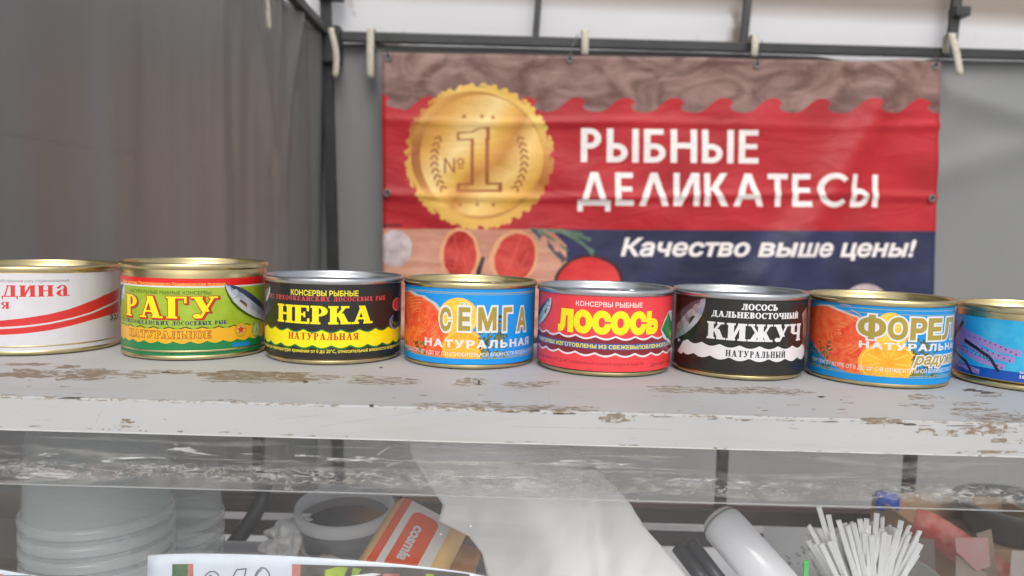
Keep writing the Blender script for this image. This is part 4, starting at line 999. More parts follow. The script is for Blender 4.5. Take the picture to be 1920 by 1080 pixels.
# 4 ----
c4 = Can('fish_can', 'all gold can with a blue label of salmon slice, lemons and five spaced khaki letters', (-.0316, .5876), .0505, .0614, .0012, gold, (8, 55))
c4.zl = (H_(c4, 880, 684), H_(c4, 880, 542)); z = lambda y: H_(c4, 880, y)
blue4 = ink('sky blue', (10, 148, 230))
lay = art(c4, [(750, 548), (766, 546), (778, 554), (790, 556), (812, 570), (828, 590), (856, 616), (880, 645), (896, 672), (800, 672), (776, 660), (756, 640), (745, 600)], (786, 600), 6.5,
          [(859, 594, 38, 36, lem), (868, 652, 40, 36, lem2)], [(898, 600, 950, 676, 150), (930, 590, 946, 640, 30), (752, 640, 800, 676, 60)], blue4, [(z(549.5), .5), (z(552.5), .3)], (z(673), [z(670.5), z(672.8)]))
for ch, x0, x1 in (('С', 825.5, 844), ('Е', 861, 879.5), ('М', 898, 929), ('Г', 944.5, 958.5), ('А', 970.5, 984.5)):
    b = c4.box(x0, 618, x1, 578.5)
    bb = sans(ch, b, .045); bw = sans(ch, (b[0], b[1], b[2], b[3]), .115)
    lay.append((bw, ik_white)); lay.append((bb, khaki))
for x in (866.5, 874.5): e = c4.px(x, 570); lay.append(([P_ell(e[0], e[1], 1.4, 1.2, 12)], ik_white)); lay.append(([P_ell(e[0], e[1], .7, .6, 10)], khaki))
lay.append((sans('НАТУРАЛЬНАЯ', c4.box(797, 652.5, 990, 639), .05, space=1.3), ik_white))
lay.append((sans('ПРИ ТЕМПЕРАТУРЕ ОТ 0 ДО 20° С И ОТНОСИТЕЛЬНОЙ ВЛАЖНОСТИ ВОЗДУХА НЕ БОЛЕЕ', c4.box(758, 668.5, 999, 661.5), .01), ik_white))
c4.label(lay); c4.ring(gold)

# 5 ---- red can
c5 = Can('fish_can', 'red can with silver rim, rounded yellow letters and a thin blue band', (.0692, .5723), .0503, .0600, .0022, tin, (9, 54))
c5.zl = (H_(c5, 1135, 697), H_(c5, 1135, 551.5)); z = lambda y: H_(c5, 1135, y)
red5 = ink('label coral red', (238, 66, 72)); mar = ink('maroon', (132, 36, 46)); blue5 = ink('band blue', (40, 92, 172)); 
lay = [([], red5), (P_wave(-W2, W2, z(633), z(669), 14.0, 2.0, 2.5), mar)]
def wline(y, per, amp, ph, w):
    n = 320; xs = [-W2 + 2 * W2 * i / n for i in range(n + 1)]; f = lambda x: -amp * math.sin(PI * (((x - ph) / per) % 1))
    return P_strip([(x, y + f(x) - w / 2) for x in xs], [(x, y + f(x) + w / 2) for x in xs])
lay.append((wline(z(631), 14, 2, 2.5, 1.3), ik_white)); lay.append((wline(z(663), 14, 2, 2.5 , 1.3), ik_white))
lay[1] = (P_strip([(x, z(663) - 2 * math.sin(PI * (((x - 2.5) / 14) % 1))) for x in [-W2 + i for i in range(2 * W2 + 1)]], [(x, z(631) - 2 * math.sin(PI * (((x - 2.5) / 14) % 1))) for x in [-W2 + i for i in range(2 * W2 + 1)]]), mar)
lay.append(([P_rect(-W2, z(655.5), W2, z(645))], blue5))
lay.append((sans('КОНСЕРВЫ РЫБНЫЕ', c5.box(1080, 576, 1204.5, 567), .02), ink('pale text', (236, 216, 210))))
bb = c5.box(1049, 623, 1230.5, 588)
lay.append((sans('ЛОСОСЬ', bb, .095, res=4, space=1.12), ik_yel))
lay.append((sans('КОНСЕРВЫ ИЗГОТОВЛЕНЫ ИЗ СВЕЖЕВЫЛОВЛЕННОГО ЛОСОСЯ', c5.box(1011, 654, 1258, 647), .03), ink('pale yellow', (236, 220, 60))))
lay.append((sans('при температуре от 0°С до 20°С и относительной влажности воздуха не более 75%', c5.box(1012, 684, 1207, 678), .0), dred))
lay.append((sans('Дата изготовления', c5.box(1219, 684, 1256, 678), .0), dred))
lay += fishy(c5, (1033, 557), (1004, 614), 9, shadow=mar, body=ink('fish teal', (150, 176, 176), col2=lin((190, 196, 170))))
hx = c5.px(1250, 610)
lay.append(([c5.poly([(1239, 618), (1246, 600), (1254, 583), (1266, 580), (1266, 650), (1252, 640), (1244, 634)])], ik_white))
lay.append(([c5.poly([(1244, 608), (1254, 585), (1257, 600), (1262, 606), (1262, 640), (1250, 634), (1240, 618)])], ink('leaf green', (20, 110, 70), col2=lin((60, 160, 70)))))
e = c5.px(1257, 626); lay.append(([P_ell(e[0], e[1], 3.2, 3.0)], ink('lemon green', (200, 210, 40))))
c5.label(lay); c5.ring(tin)

# 6 ---- black can, white wave
c6 = Can('fish_can', 'black can with silver rim, printed salmon head, white wave and white letters', (.1688, .5712), .0485, .0600, .0022, tin, (9, 54))
c6.zl = (H_(c6, 1390, 702), H_(c6, 1390, 556)); z = lambda y: H_(c6, 1395, y)
blk6 = ink('label soft black', (38, 38, 35), col2=lin((30, 29, 28)))
lay = [([], blk6)]
a, b = c6.px(1270, 660)[0], c6.px(1508, 660)[0]
lay.append((P_wave(a, b, z(648), z(672), 13.4, 2.1, 1.5), ik_white))
e = c6.px(1276, 654); lay.append(([P_ell(e[0], e[1], 4.0, 3.4)], ik_white))
lay.append((serif('ЛОСОСЬ', c6.box(1390.5, 582, 1458, 571), .12, .1), ik_white))
lay.append((serif('ДАЛЬНЕВОСТОЧНЫЙ', c6.box(1334, 597.5, 1496, 586.5), .08, .1), ik_white))
lay.append((serif('КИЖУЧ', c6.box(1325, 640, 1499.5, 608.5), .2, .07), ik_white))
lay.append((serif('НАТУРАЛЬНЫЙ', c6.box(1360, 671, 1472, 659), .02, .16), ik_black))
lay += fishy(c6, (1322, 560), (1250, 640), 19, back=ink('fish plum', (50, 40, 46), col2=lin((104, 90, 98)), dist=2), body=ink('fish pearl', (112, 112, 128), col2=lin((186, 176, 178)), dist=2), belly=ink('fish steel', (128, 146, 168), col2=lin((190, 190, 196))))
lay.append(([c6.poly([(1257, 650), (1272, 640), (1284, 634), (1276, 648), (1268, 662), (1256, 664)])], ink('tail plum', (66, 52, 58))))
lay.append(([c6.poly([(1504, 588), (1512, 575), (1516, 600), (1516, 662), (1509, 665), (1504, 640), (1506, 612)])], ink('rusty print', (96, 52, 44), col2=lin((170, 150, 140)))))
c6.label(lay)

# 7 ---- second blue can
c7 = Can('fish_can', 'all gold can with a blue label and outlined khaki letters, overlapped by italic word', (.2663, .5587), .0492, .0592, .0008, gold, (7, 54))
c7.zl = (H_(c7, 1660, 719), H_(c7, 1660, 571)); z = lambda y: H_(c7, 1655, y)
blue7 = ink('water blue', (8, 144, 214))
lay = art(c7, [(1512, 580), (1530, 573), (1552, 574), (1580, 586), (1606, 596), (1626, 622), (1648, 636), (1672, 652), (1710, 690), (1716, 706), (1600, 702), (1560, 684), (1530, 652), (1514, 615)], (1574, 625), 8,
          [(1670, 622, 34, 36, lem), (1664, 680, 56, 40, lem2)], [(1705, 636, 1756, 706, 150), (1515, 640, 1560, 706, 90)], blue7, [(z(574), .3), (z(580.5), .35), (z(588.5), .35)], (z(705.5), [z(703), z(706)]))
fl = []
for ch, x0, x1, ex in (('Ф', 1610, 1657, 0), ('О', 1666, 1699, 0), ('Р', 1709, 1735, 0), ('Е', 1742, 1763, 0), ('Л', 1768, 1784, 0), ('Ь', 1787, 1787, 8.5)):
    b = c7.box(x0, 635, x1, 598, 1690); fl.append((ch, (b[0], b[1], b[2] + ex, b[3])))
for ch, b in fl: lay.append((sans(ch, b, .11, res=3), ik_white))
for ch, b in fl: lay.append((sans(ch, b, .05, res=3), khaki))
lay.append((sans('НАТУРАЛЬНАЯ', c7.box(1611, 657, 1787, 645), .05, space=1.25), ik_white))
b = c7.box(1713, 683, 1786, 668); b = (b[0], b[1], b[2] + (b[2] - b[0]) / 7, b[3])
lay.append((sans('радужная', b, .11, shear=.3, low=True), ik_white)); lay.append((sans('радужная', b, .03, shear=.3, low=True), khaki))
lay.append((sans('ПРИ ТЕМПЕРАТУРЕ ОТ 0 ДО 20° С И ОТНОСИТЕЛЬНОЙ ВЛАЖНОСТИ ВОЗДУХА', c7.box(1522, 697, 1792, 689.5), .01), ik_white))
c7.label(lay)

# 8 ---- octopus can
c8 = Can('fish_can', 'gold can with lilac tentacles on a bright blue label at the right edge', (.3712, .5513), .0474, .0560, .0008, gold, (7, 50))
c8.zl = (H_(c8, 1920, 718), H_(c8, 1920, 603)); z = lambda y: H_(c8, 1900, y)
cy8 = ink('aqua', (26, 168, 226), col2=lin((70, 192, 232))); bl8 = ink('deep blue', (22, 84, 178)); lil = ink('lilac', (168, 142, 204)); dk8 = ink('dark tentacle', (38, 26, 44))
lay = [([], cy8), ([P_rect(-W2, 0, W2, z(697))], bl8)]
tri = []
for i in range(26):
    for j in range(4):
        if (i + j) % 2 == 0 and random.random() < .6: x = -40 + i * 4.5; y = z(690) + 3 + j * 5; tri.append([(x, y), (x + 4.5, y), (x + 2.2, y + 4.5)])
lay.append((tri, ink('aqua light', (64, 184, 226))))
def tent_(pts, w0, w1, m):
    q = c8.poly(pts); o = []
    for i in range(len(q) - 1):
        o += P_line([q[i], q[i + 1]], w0 + (w1 - w0) * i / len(q))
    return (o, m)
lay.append(tent_([(1780, 596), (1806, 622), (1840, 640), (1880, 656), (1915, 664)], 7, 2.4, lil))
lay.append(tent_([(1780, 610), (1810, 638), (1850, 664), (1902, 676)], 6, 2.4, lil))
lay.append(tent_([(1780, 630), (1806, 654), (1840, 676), (1884, 689)], 5, 2.4, lil))
lay.append(tent_([(1782, 660), (1800, 682), (1836, 697)], 4, 2, lil))
lay.append(tent_([(1780, 640), (1800, 612), (1806, 602)], 4, 2.2, dk8))
lay.append(tent_([(1808, 636), (1830, 652), (1856, 670), (1872, 697)], 2.6, 1.7, dk8))
lay.append(tent_([(1790, 655), (1812, 678), (1824, 704)], 2.2, 1.4, dk8))
dots = []
for pts in (((1818, 630), (1905, 665)), ((1800, 640), (1893, 677)), ((1805, 655), (1878, 690)), ((1798, 680), (1832, 698)), ((1796, 646), (1850, 672))):
    for i in range(10):
        t = i / 9; e = c8.px(pts[0][0] + (pts[1][0] - pts[0][0]) * t, pts[0][1] + (pts[1][1] - pts[0][1]) * t - 3 * math.sin(PI * t)); dots.append(P_ell(e[0], e[1], .55, n=8))
lay.append((dots, ink('sucker dark', (30, 20, 60))))
lay.append((sans('МАССА', c8.box(1912, 702, 1938, 697.5), .02), ik_white)); lay.append((sans('185 г', c8.box(1912, 711, 1938, 704.5), .04), ik_white))
c8.label(lay)

# ------------------------------------------------------------------ things inside the case
tub_m = clear_mat('clear plastic tub', (.97, .98, .98), .12, (.93, .95, .95), .3, .12, 1.45, None, .45)
rim_c = clear_mat('tub rim plastic', (.97, .98, .98), .28, (.95, .96, .96), .2, .8, 1.45, None, .45)
def lathe_mesh(name, pr, m):
    bm = bmesh.new(); lathe(bm, pr, 64); me = bpy.data.meshes.new(name); bm.normal_update(); bm.to_mesh(me); bm.free()
    for p in me.polygons: p.use_smooth = True
    me.materials.append(m); return me
def tub_stack(px, pyb, Y, r, rim_gap, h, n, where, box_label):
    rb = r * .88
    wall = lathe_mesh('tub_wall', [(0, h), (rb - .006, h), (rb - .002, h - .001), (rb, h - .004), (r * .955, .012), (r * .96, .0075)], tub_m)
    rim = lathe_mesh('tub_rim', [(r * .96, .0072), (r, .0068), (r + .0004, .004), (r, .001), (r - .001, 0), (r - .003, .0), (r - .0035, .002)], rim_c)
    base = at(px, pyb, Y); z = base.z; low = z - (n - 1) * rim_gap
    for k in range(n):
        lab = ('topmost clear tub of the upturned stack ' if k == 0 else 'one of the lower clear tubs nested in the upturned stack ') + where
        o = root('plastic_tub', lab, 'plastic tub', (base.x, base.y, z - k * rim_gap), 0, 'nested plastic tubs ' + where)
        for nm, me in (('tub_wall', wall), ('tub_rim', rim)):
            c = bpy.data.objects.new(nm, me); COL.objects.link(c); c.parent = o
    bm = bmesh.new(); add_box(bm, base.x - r * .9, base.x + r * .9, base.y - r * .8, base.y + r * .9, DECK, low - .0005, .002)
    tag(bm_obj('carton', bm, mat('white carton', (.52, .52, .52), .6, var=.05)), box_label, 'box')
tub_stack(187, 965, .535, .0500, .0112, .078, 9, 'at far left', 'white carton under the wide stack of clear tubs')
tub_stack(335, 975, .62, .0355, .0112, .050, 8, 'right of the big one', 'white carton under the narrow stack of clear tubs')

def place(o, loc, M=None): o.location = loc; return o
# round tub of mushrooms
tp = at(650, 938, .68); TR = .0435; TH_ = .072
tm = root('food_tub', 'open round clear tub of mushrooms left of the orange pack', 'tub', (tp.x, tp.y, tp.z - TH_)); tm.rotation_euler = (math.radians(6), 0, 0)
bm = bmesh.new(); lathe(bm, [(0, 0), (TR * .78, 0), (TR * .82, .003), (TR * .93, TH_ - .012)], 56); bm_obj('tub_wall', bm, clear_mat('milky tub', (.95, .96, .97), .2, (.82, .84, .86), .2, .5), tm, True)
bm = bmesh.new(); lathe(bm, [(TR * .93, TH_ - .013), (TR * 1.0, TH_ - .012), (TR * 1.01, TH_ - .002), (TR * .985, TH_), (TR * .93, TH_ - .001), (TR * .915, TH_ - .012)], 56); bm_obj('tub_rim', bm, clear_mat('milky rim', (.9, .92, .93), .62, (.82, .84, .86), .2, .5), tm, True)
bm = bmesh.new(); lathe(bm, [(0, TH_ * .72), (TR * .88, TH_ * .72), (TR * .86, TH_ * .5)], 40); bm_obj('dark_brine', bm, mat('dark brine', (.018, .02, .024), .3), tm, True)
mush = mat('pale mushroom', (.50, .42, .34), .5, var=.15, scale=40)
mm = None
for k in range(12):
    a = -PI / 2 + (k - 5.5) * .33; rr = TR * (.72 if k % 2 else .62)
    bm = bmesh.new(); bmesh.ops.create_icosphere(bm, subdivisions=2, radius=.0098 + .0016 * (k % 3))
    for v in bm.verts: v.co.z *= .72
    o = bm_obj('mushroom', bm, mush, tm, True); o.location = (rr * math.cos(a), rr * math.sin(a), .012 + (k % 3) * .012)
bm = bmesh.new(); add_box(bm, tp.x - .045, tp.x + .045, tp.y - .04, tp.y + .05, DECK + .0, tp.z - TH_ - .004, .004)
st = bm_obj('storage_box', bm, mat('grey carton', (.32, .32, .33), .6, var=.1)); tag(st, 'grey carton under the round tub of mushrooms', 'box')

# orange wipes pack standing askew
def pillow(bm, w, h, d, M, nu=14, nv=14):
    V = {}
    for s in (-1, 1):
        for i in range(nu + 1):
            for j in range(nv + 1):
                u, v = i / nu * 2 - 1, j / nv * 2 - 1
                if s == 1 and (i in (0, nu) or j in (0, nv)): V[s, i, j] = V[-1, i, j]; continue
                k = (1 - abs(u) ** 5) * (1 - abs(v) ** 5)
                V[s, i, j] = bm.verts.new(M @ Vector((u * w / 2, s * d / 2 * k ** .5 + .0015 * noise.noise(Vector((u * 4, v * 4, s))) * k, v * h / 2)))
        for i in range(nu):
            for j in range(nv):
                q = [V[s, i, j], V[s, i + 1, j], V[s, i + 1, j + 1], V[s, i, j + 1]]
                try: bm.faces.new(q if s == -1 else q[::-1])
                except ValueError: pass
pk = at(762, 1052, .575)
pack = root('wipes_pack', 'orange and peach soft pack with white lettering beside the mushroom tub', 'pack', tuple(pk))
pack.scale = (1.1, 1.1, 1.1); pack.rotation_euler = (math.radians(-62), math.radians(24), math.radians(-8))
peach = mat('peach wrapper', lin((255, 204, 136)), .4, var=.08, scale=15, bump=.001, bscale=40)
bm = bmesh.new(); pillow(bm, .058, .092, .024, Matrix.Identity(4)); bm_obj('wrapper', bm, peach, pack, True)
def pk_map(u, v):
    x, z = u / 1000, v / 1000; uu, vv = x / .029, z / .046
    k = max(0, (1 - min(1, abs(uu)) ** 5) * (1 - min(1, abs(vv)) ** 5)); return (x, -.012 * k ** .5 - .0013, z)
wo = ink('wrapper orange', (246, 96, 44)); ww = ink('wrapper white', (240, 234, 230)); 
def rrect(x0, y0, x1, y1, r):
    o = []
    for cx, cy, a in ((x1 - r, y1 - r, 0), (x0 + r, y1 - r, 90), (x0 + r, y0 + r, 180), (x1 - r, y0 + r, 270)):
        for k in range(5): t = math.radians(a + k * 22.5); o.append((cx + r * math.cos(t), cy + r * math.sin(t)))
    return o
cos = [type(p)([(y, -x) for x, y in p]) for p in sans('cosmia', (-15, -5, 15, 3), .04, res=3)]
cos = [type(p)([(x - 1, y + 5) for x, y in p]) for p in cos]
sheet('front_print', (-23, -37, 17, 40), 4, 4, [([], ww), ([P_rect(-27, -45, -17, 48)], ink('wrapper orange', (246, 96, 44))), ([rrect(-12, -22, 9, 32, 6)], wo), (cos, ik_white)], pk_map, pack, 1e-4)
bx_ = at(850, 1092, .64); bm = bmesh.new(); pillow(bm, .032, .07, .02, Matrix.Translation(bx_) @ Matrix.Rotation(.25, 4, 'Y')); tag(bm_obj('paper_bag', bm, mat('tan paper', lin((190, 140, 96)), .6, var=.1, scale=30, bump=.001, bscale=60), None, True), 'small tan paper packet leaning behind the orange pack', 'packet')
bx_ = at(900, 1075, .78); bm = bmesh.new(); pillow(bm, .09, .12, .05, Matrix.Translation(bx_) @ Matrix.Rotation(.5, 4, 'Y')); tag(bm_obj('grey_bag', bm, mat('dull grey cloth', (.17, .165, .165), .7, var=.1, scale=30), None, True), 'dark grey cloth bag behind the white plastic bag', 'cloth bag')

# crumpled tissue
bm = bmesh.new(); bmesh.ops.create_icosphere(bm, subdivisions=5, radius=.019)
for v in bm.verts:
    v.co *= 1 + .9 * abs(noise.noise(v.co * 55)) + .8 * abs(noise.noise(v.co * 110 + Vector((3, 1, 2)))) - .3; v.co.z *= 1.0
t = bm_obj('crumpled_tissue', bm, mat('white tissue', (.72, .72, .72), .8), None, False); t.location = at(545, 1012, .68); tag(t, 'crumpled white tissue left of the mushroom tub', 'tissue')
bm = bmesh.new(); b0 = t.location; add_box(bm, b0.x - .09, b0.x + .01, b0.y - .03, b0.y + .05, DECK, b0.z - .022, .004)
tag(bm_obj('white_carton', bm, mat('white carton', (.52, .52, .52), .6, var=.05)), 'plain white carton below the crumpled tissue', 'box')
# black strap
def ribbon(name, pts, w, m, label, cat, th=.003):
    bm = bmesh.new(); rows = []
    for i, p in enumerate(pts):
        d = (pts[min(i + 1, len(pts) - 1)] - pts[max(i - 1, 0)]).normalized(); sdv = d.cross(Vector((0, 1, 0))).normalized()
        rows.append([bm.verts.new(p - sdv * w / 2), bm.verts.new(p + sdv * w / 2)])
    for a, b in zip(rows, rows[1:]): bm.faces.new((a[0], a[1], b[1], b[0]))
    o = bm_obj(name, bm, m, None, True); md = o.modifiers.new('thickness', 'SOLIDIFY'); md.thickness = th; tag(o, label, cat); return o
ribbon('black_strap', [at(500, 900, .95), at(492, 935, .94), at(478, 965, .92), at(455, 1000, .90), at(430, 1030, .88), at(405, 1060, .87), at(380, 1100, .86)], .018, mat('black webbing', (.02, .02, .022), .6), 'black strap running diagonally down behind the glass', 'strap')

# big white plastic bag hanging behind the glass
bag_m = clear_mat('thin white bag', (.9, .9, .9), .88, (.95, .955, .955), .35, .3, 1.4, None, .15)
edgeL = [(764, 812), (772, 850), (800, 900), (818, 925), (832, 945), (824, 975), (880, 1003), (905, 1036), (915, 1080), (930, 1180)]
edgeR = [(1050, 825), (1072, 840), (1118, 880), (1165, 925), (1185, 950), (1205, 985), (1235, 1020), (1262, 1050), (1290, 1085), (1340, 1180)]
bm = bmesh.new(); NV, NU = 90, 56; V = []
def lerp_poly(P, t):
    k = t * (len(P) - 1); i = min(int(k), len(P) - 2); f = k - i; return (P[i][0] + (P[i + 1][0] - P[i][0]) * f, P[i][1] + (P[i + 1][1] - P[i][1]) * f)
for j in range(NV + 1):
    l = lerp_poly(edgeL, j / NV); r = lerp_poly(edgeR, j / NV); row = []
    for i in range(NU + 1):
        u = i / NU; px = l[0] + (r[0] - l[0]) * u; py = l[1] + (r[1] - l[1]) * u
        yy = .535 - .03 * math.sin(PI * u) + .020 * noise.noise(Vector((px * .006 - py * .003, py * .003, 1))) + .009 * abs(noise.noise(Vector((px * .013 + py * .007, py * .0035, 4)))) + .0007 * noise.noise(Vector((px * .05, py * .02, 4)))
        yy -= .008 * math.exp(-((px - 1118 - (py - 950) * .12) / 22) ** 2) * (py > 880)
        row.append(bm.verts.new(at(px, py, yy)))
    V.append(row)
for j in range(NV):
    for i in range(NU): bm.faces.new((V[j][i], V[j][i + 1], V[j + 1][i + 1], V[j + 1][i]))
bg_ = bm_obj('plastic_bag', bm, bag_m, None, True); md = bg_.modifiers.new('thickness', 'SOLIDIFY'); md.thickness = .0012
tag(bg_, 'large thin white plastic bag spread behind the glass in the middle', 'plastic bag')

# roll of film
a, b = at(1350, 978, .56), at(1500, 1150, .50)
d = (b - a).normalized(); q = d.to_track_quat('Z', 'Y')
rl = root('film_roll', 'thick white roll of cling film leaning behind the glass', 'film roll', tuple(a)); rl.rotation_euler = q.to_euler()
L = (b - a).length; bm = bmesh.new(); lathe(bm, [(0, .001), (.008, .001), (.0142, .0005), (.0157, .003), (.0159, .008), (.0159, L), (0, L)], 48); bm_obj('film', bm, mat('wound film', (.80, .81, .84), .22, var=.03, coat=.3), rl, True)
bm = bmesh.new(); lathe(bm, [(0, -.004), (.005, -.005), (.012, -.0035), (.0148, .0004)], 40); bm_obj('end_cap', bm, mat('film end', (.92, .92, .92), .45), rl, True)
pen_m = mat('dark grey pen plastic', (.05, .05, .058), .35, var=.1)
for (p0, p1, r, lab) in (((1278, 1034), (1345, 1120), .0056, 'dark grey marker, the lower left of two under the film roll'), ((1302, 1026), (1368, 1112), .0052, 'dark grey marker, the upper right of two beside the film roll')):
    a, b = at(*p0, .56), at(*p1, .53); bm = bmesh.new(); d = (b - a).normalized()
    tube(bm, [a - d * .004, a - d * .002, a, a + (b - a) * .3, a + (b - a) * .31, b], r, 14)
    o = bm_obj('marker', bm, pen_m, None, True); tag(o, lab, 'marker', 'two dark markers')
# paper sheet with scribbled lines on the deck
pc = at(1500, 1045, .72)
note = ink('note paper', (206, 206, 206)); pencil = ink('pencil marks', (110, 110, 110))
mk = []
for k in range(16): x = random.uniform(-14, 14); y = random.uniform(-9, 9); mk += P_line([(x, y), (x + random.uniform(-2, 2), y + random.uniform(1, 3)), (x + random.uniform(1, 3), y)], .6)
o = sheet('paper_note', (-34, -40, 34, 26), 20, 20, [([], note), (mk, pencil)], lambda u, v: Vector((u / 1000, v / 3000, v / 1000)), None); o.location = pc; tag(o, 'grey white note with faint pencil marks between film roll and stir sticks', 'paper note')

# cup of stir sticks
cp = at(1622, 1140, .56); cup_top = cp.z
CB = at(1630, 1205, .56).z
cup = root('plastic_cup', 'clear greenish plastic cup packed with white stir sticks', 'cup', (cp.x + .006, cp.y, CB))
hC = at(1622, 1066, .56).z - CB; bm = bmesh.new(); lathe(bm, [(0, 0), (.028, 0), (.030, .003), (.042, hC - .004), (.0445, hC - .002), (.044, hC), (.042, hC - .001)], 48)
bm_obj('cup_wall', bm, clear_mat('greenish cup', (.93, .97, .94), .20, (.80, .88, .83), .1, 1, 1.45), cup, True)
gs = at(1512, 1050, .52); bm = bmesh.new(); add_box(bm, gs.x - .0017, gs.x + .0017, gs.y - .001, gs.y + .001, gs.z - .07, gs.z, .0005)
tag(bm_obj('green_stick', bm, mat('bright green plastic', (.10, .62, .14), .35)), 'bright green plastic stick left of the stir sticks', 'stick')
stick_m = mat('white stick plastic', (.92, .92, .92), .35, var=.01)
bm = bmesh.new(); add_box(bm, cp.x - .06, cp.x + .07, cp.y - .05, cp.y + .09, DECK, CB - .0005, .002)
tag(bm_obj('cup_carton', bm, mat('white carton', (.52, .52, .52), .6, var=.05)), 'white carton carrying the cup of stir sticks', 'box')
base = Vector((cp.x + .004, cp.y, CB + .004))
tips = []
random.seed(21)
special = [(1535, 950), (1553, 965), (1516, 985), (1572, 975), (1644, 962), (1655, 970), (1690, 976), (1706, 985), (1725, 995), (1727, 1020), (1600, 980), (1612, 973), (1625, 972)]
for k in range(130):
    if k < len(special): px, py = special[k]; dy = -.01
    else:
        px = random.uniform(1512, 1722); px = px if random.random() < .5 else random.gauss(1612, 48); px = min(1724, max(1512, px)); py = 985 + 22 * ((px - 1617) / 105) ** 2 + random.uniform(-8, 34); dy = random.uniform(-.014, .028)
    tip = at(px, py, .555 + dy)
    r0 = Vector((base.x + random.uniform(-.011, .011), base.y + random.uniform(-.012, .012), CB + .004))
    d = tip - r0; L = d.length; d.normalize()
    w = d.cross(Vector((random.uniform(-.8, .8), 1, random.uniform(-.3, .3)))).normalized(); n_ = d.cross(w)
    M = Matrix((w, n_, d)).transposed().to_4x4(); M.translation = r0
    bm = bmesh.new(); add_box(bm, -.0018, .0018, -.0008, .0008, 0, L, .0004, M)
    o = bm_obj('stir_stick', bm, stick_m); tag(o, 'thin white plastic stir stick standing in the greenish cup', 'stir stick', 'bunch of white stir sticks in the cup')
# bottle with blue cap
bp_ = at(1663, 945, .98); bt = root('plastic_bottle', 'clear bottle with a blue cap behind the stir sticks', 'bottle', (bp_.x, bp_.y, DECK)); hb_ = bp_.z - DECK
bm = bmesh.new(); lathe(bm, [(0, 0), (.028, 0), (.031, .004), (.031, hb_ * .45), (.026, hb_ * .6), (.013, hb_ - .012), (.0125, hb_ - .004)], 36); bm_obj('bottle_body', bm, clear_mat('bottle plastic', (.88, .92, .94), .35, (.5, .56, .60), .08, 1), bt, True)
bm = bmesh.new(); lathe(bm, [(.0145, hb_ - .006), (.0148, hb_ + .012), (.0135, hb_ + .014), (0, hb_ + .014)], 36); bm_obj('cap', bm, mat('blue cap', (.008, .06, .42), .35), bt, True)
# carton with red band, papers and a dark bowl at far right
kraft = mat('brown carton', (.34, .22, .12), .7, var=.15, scale=12)
k0 = at(1700, 1000, .92)
ct = root('carton', 'brown carton with a red plastic band and pale papers at far right', 'carton', (k0.x, .90, DECK)); kh = at(1780, 972, .92).z - DECK
def kb(name, *a, m=kraft):
    bm = bmesh.new(); add_box(bm, *a, .001); return bm_obj(name, bm, m, ct)
kb('carton_wall', -.005, .17, -.03, -.025, 0, kh - .018); kb('carton_wall', -.005, -.002, -.024, .10, 0, kh); kb('carton_wall', .167, .17, -.024, .10, 0, kh); kb('carton_wall', -.005, .17, .101, .104, 0, kh); kb('carton_flap', -.001, .166, -.024, .10, .02, kh - .03)
redp = clear_mat('red film', (.75, .12, .08), .62, (.62, .06, .04), .2, 1)
pts = [at(1712, 978, .865), at(1745, 990, .86), at(1785, 1015, .855), at(1815, 1040, .85), at(1850, 1062, .85), at(1900, 1095, .845)]
ribbon('red_net', pts, .034, mat('red plastic net', (.50, .055, .035), .4, col2=(.68, .25, .2), scale=60), 'red plastic net band lying across the brown carton', 'net', .002)
def card(name, q, Y, m, label, cat):
    bm = bmesh.new(); vs = [bm.verts.new(at(x, y, Y + (y - 1000) * -.0002)) for x, y in q]; bm.faces.new(vs); o = bm_obj(name, bm, m); md = o.modifiers.new('thickness', 'SOLIDIFY'); md.thickness = .001; tag(o, label, cat); return o
card('pink_paper', [(1790, 1008), (1852, 1008), (1856, 1062), (1830, 1070), (1792, 1034)], .835, mat('pink paper', lin((205, 140, 138)), .6, col2=lin((190, 165, 158)), scale=30), 'pink paper scrap over the red net', 'paper')
card('beige_paper', [(1792, 1040), (1850, 1075), (1850, 1120), (1790, 1120)], .838, mat('beige paper', lin((168, 152, 138)), .7, var=.1), 'beige paper sheet under the pink scrap', 'paper')
card('kraft_paper', [(1830, 1000), (1858, 992), (1870, 1080), (1846, 1080)], .845, mat('light kraft', lin((150, 132, 112)), .7, var=.1), 'light kraft paper strip right of the pink scrap', 'paper')
card('white_paper', [(1898, 1032), (1960, 1036), (1960, 1120), (1890, 1120)], .83, mat('dull white paper', lin((196, 180, 172)), .7, var=.1), 'dull white paper at the lower right corner', 'paper')
card('brown_paper', [(1700, 1004), (1752, 1012), (1756, 1110), (1702, 1110)], .85, mat('grey brown paper', lin((128, 116, 108)), .7, var=.1), 'grey brown paper right of the stir sticks', 'paper')
bwl = at(1905, 985, .95); bm = bmesh.new(); lathe(bm, [(0, 0), (.03, 0), (.055, .012), (.068, .045), (.071, .052), (.068, .053), (.05, .02), (0, .012)], 48)
o = bm_obj('grey_bowl', bm, mat('grey enamel', (.10, .105, .10), .25, var=.05), None, True); o.location = (bwl.x, bwl.y, bwl.z - .022); tag(o, 'dark grey bowl with a pale rim beyond the brown carton', 'bowl')
box_ = at(20, 1010, .80); bm = bmesh.new(); add_box(bm, box_.x - .06, box_.x + .018, box_.y, box_.y + .08, DECK, box_.z + .022, .002)
tag(bm_obj('reflection_block', bm, mat('taupe block', (.17, .15, .13), .7, var=.1)), 'taupe block standing in for a glass reflection left of the stacked tubs', 'box')  # added block coloured as a brownish reflection in the glass

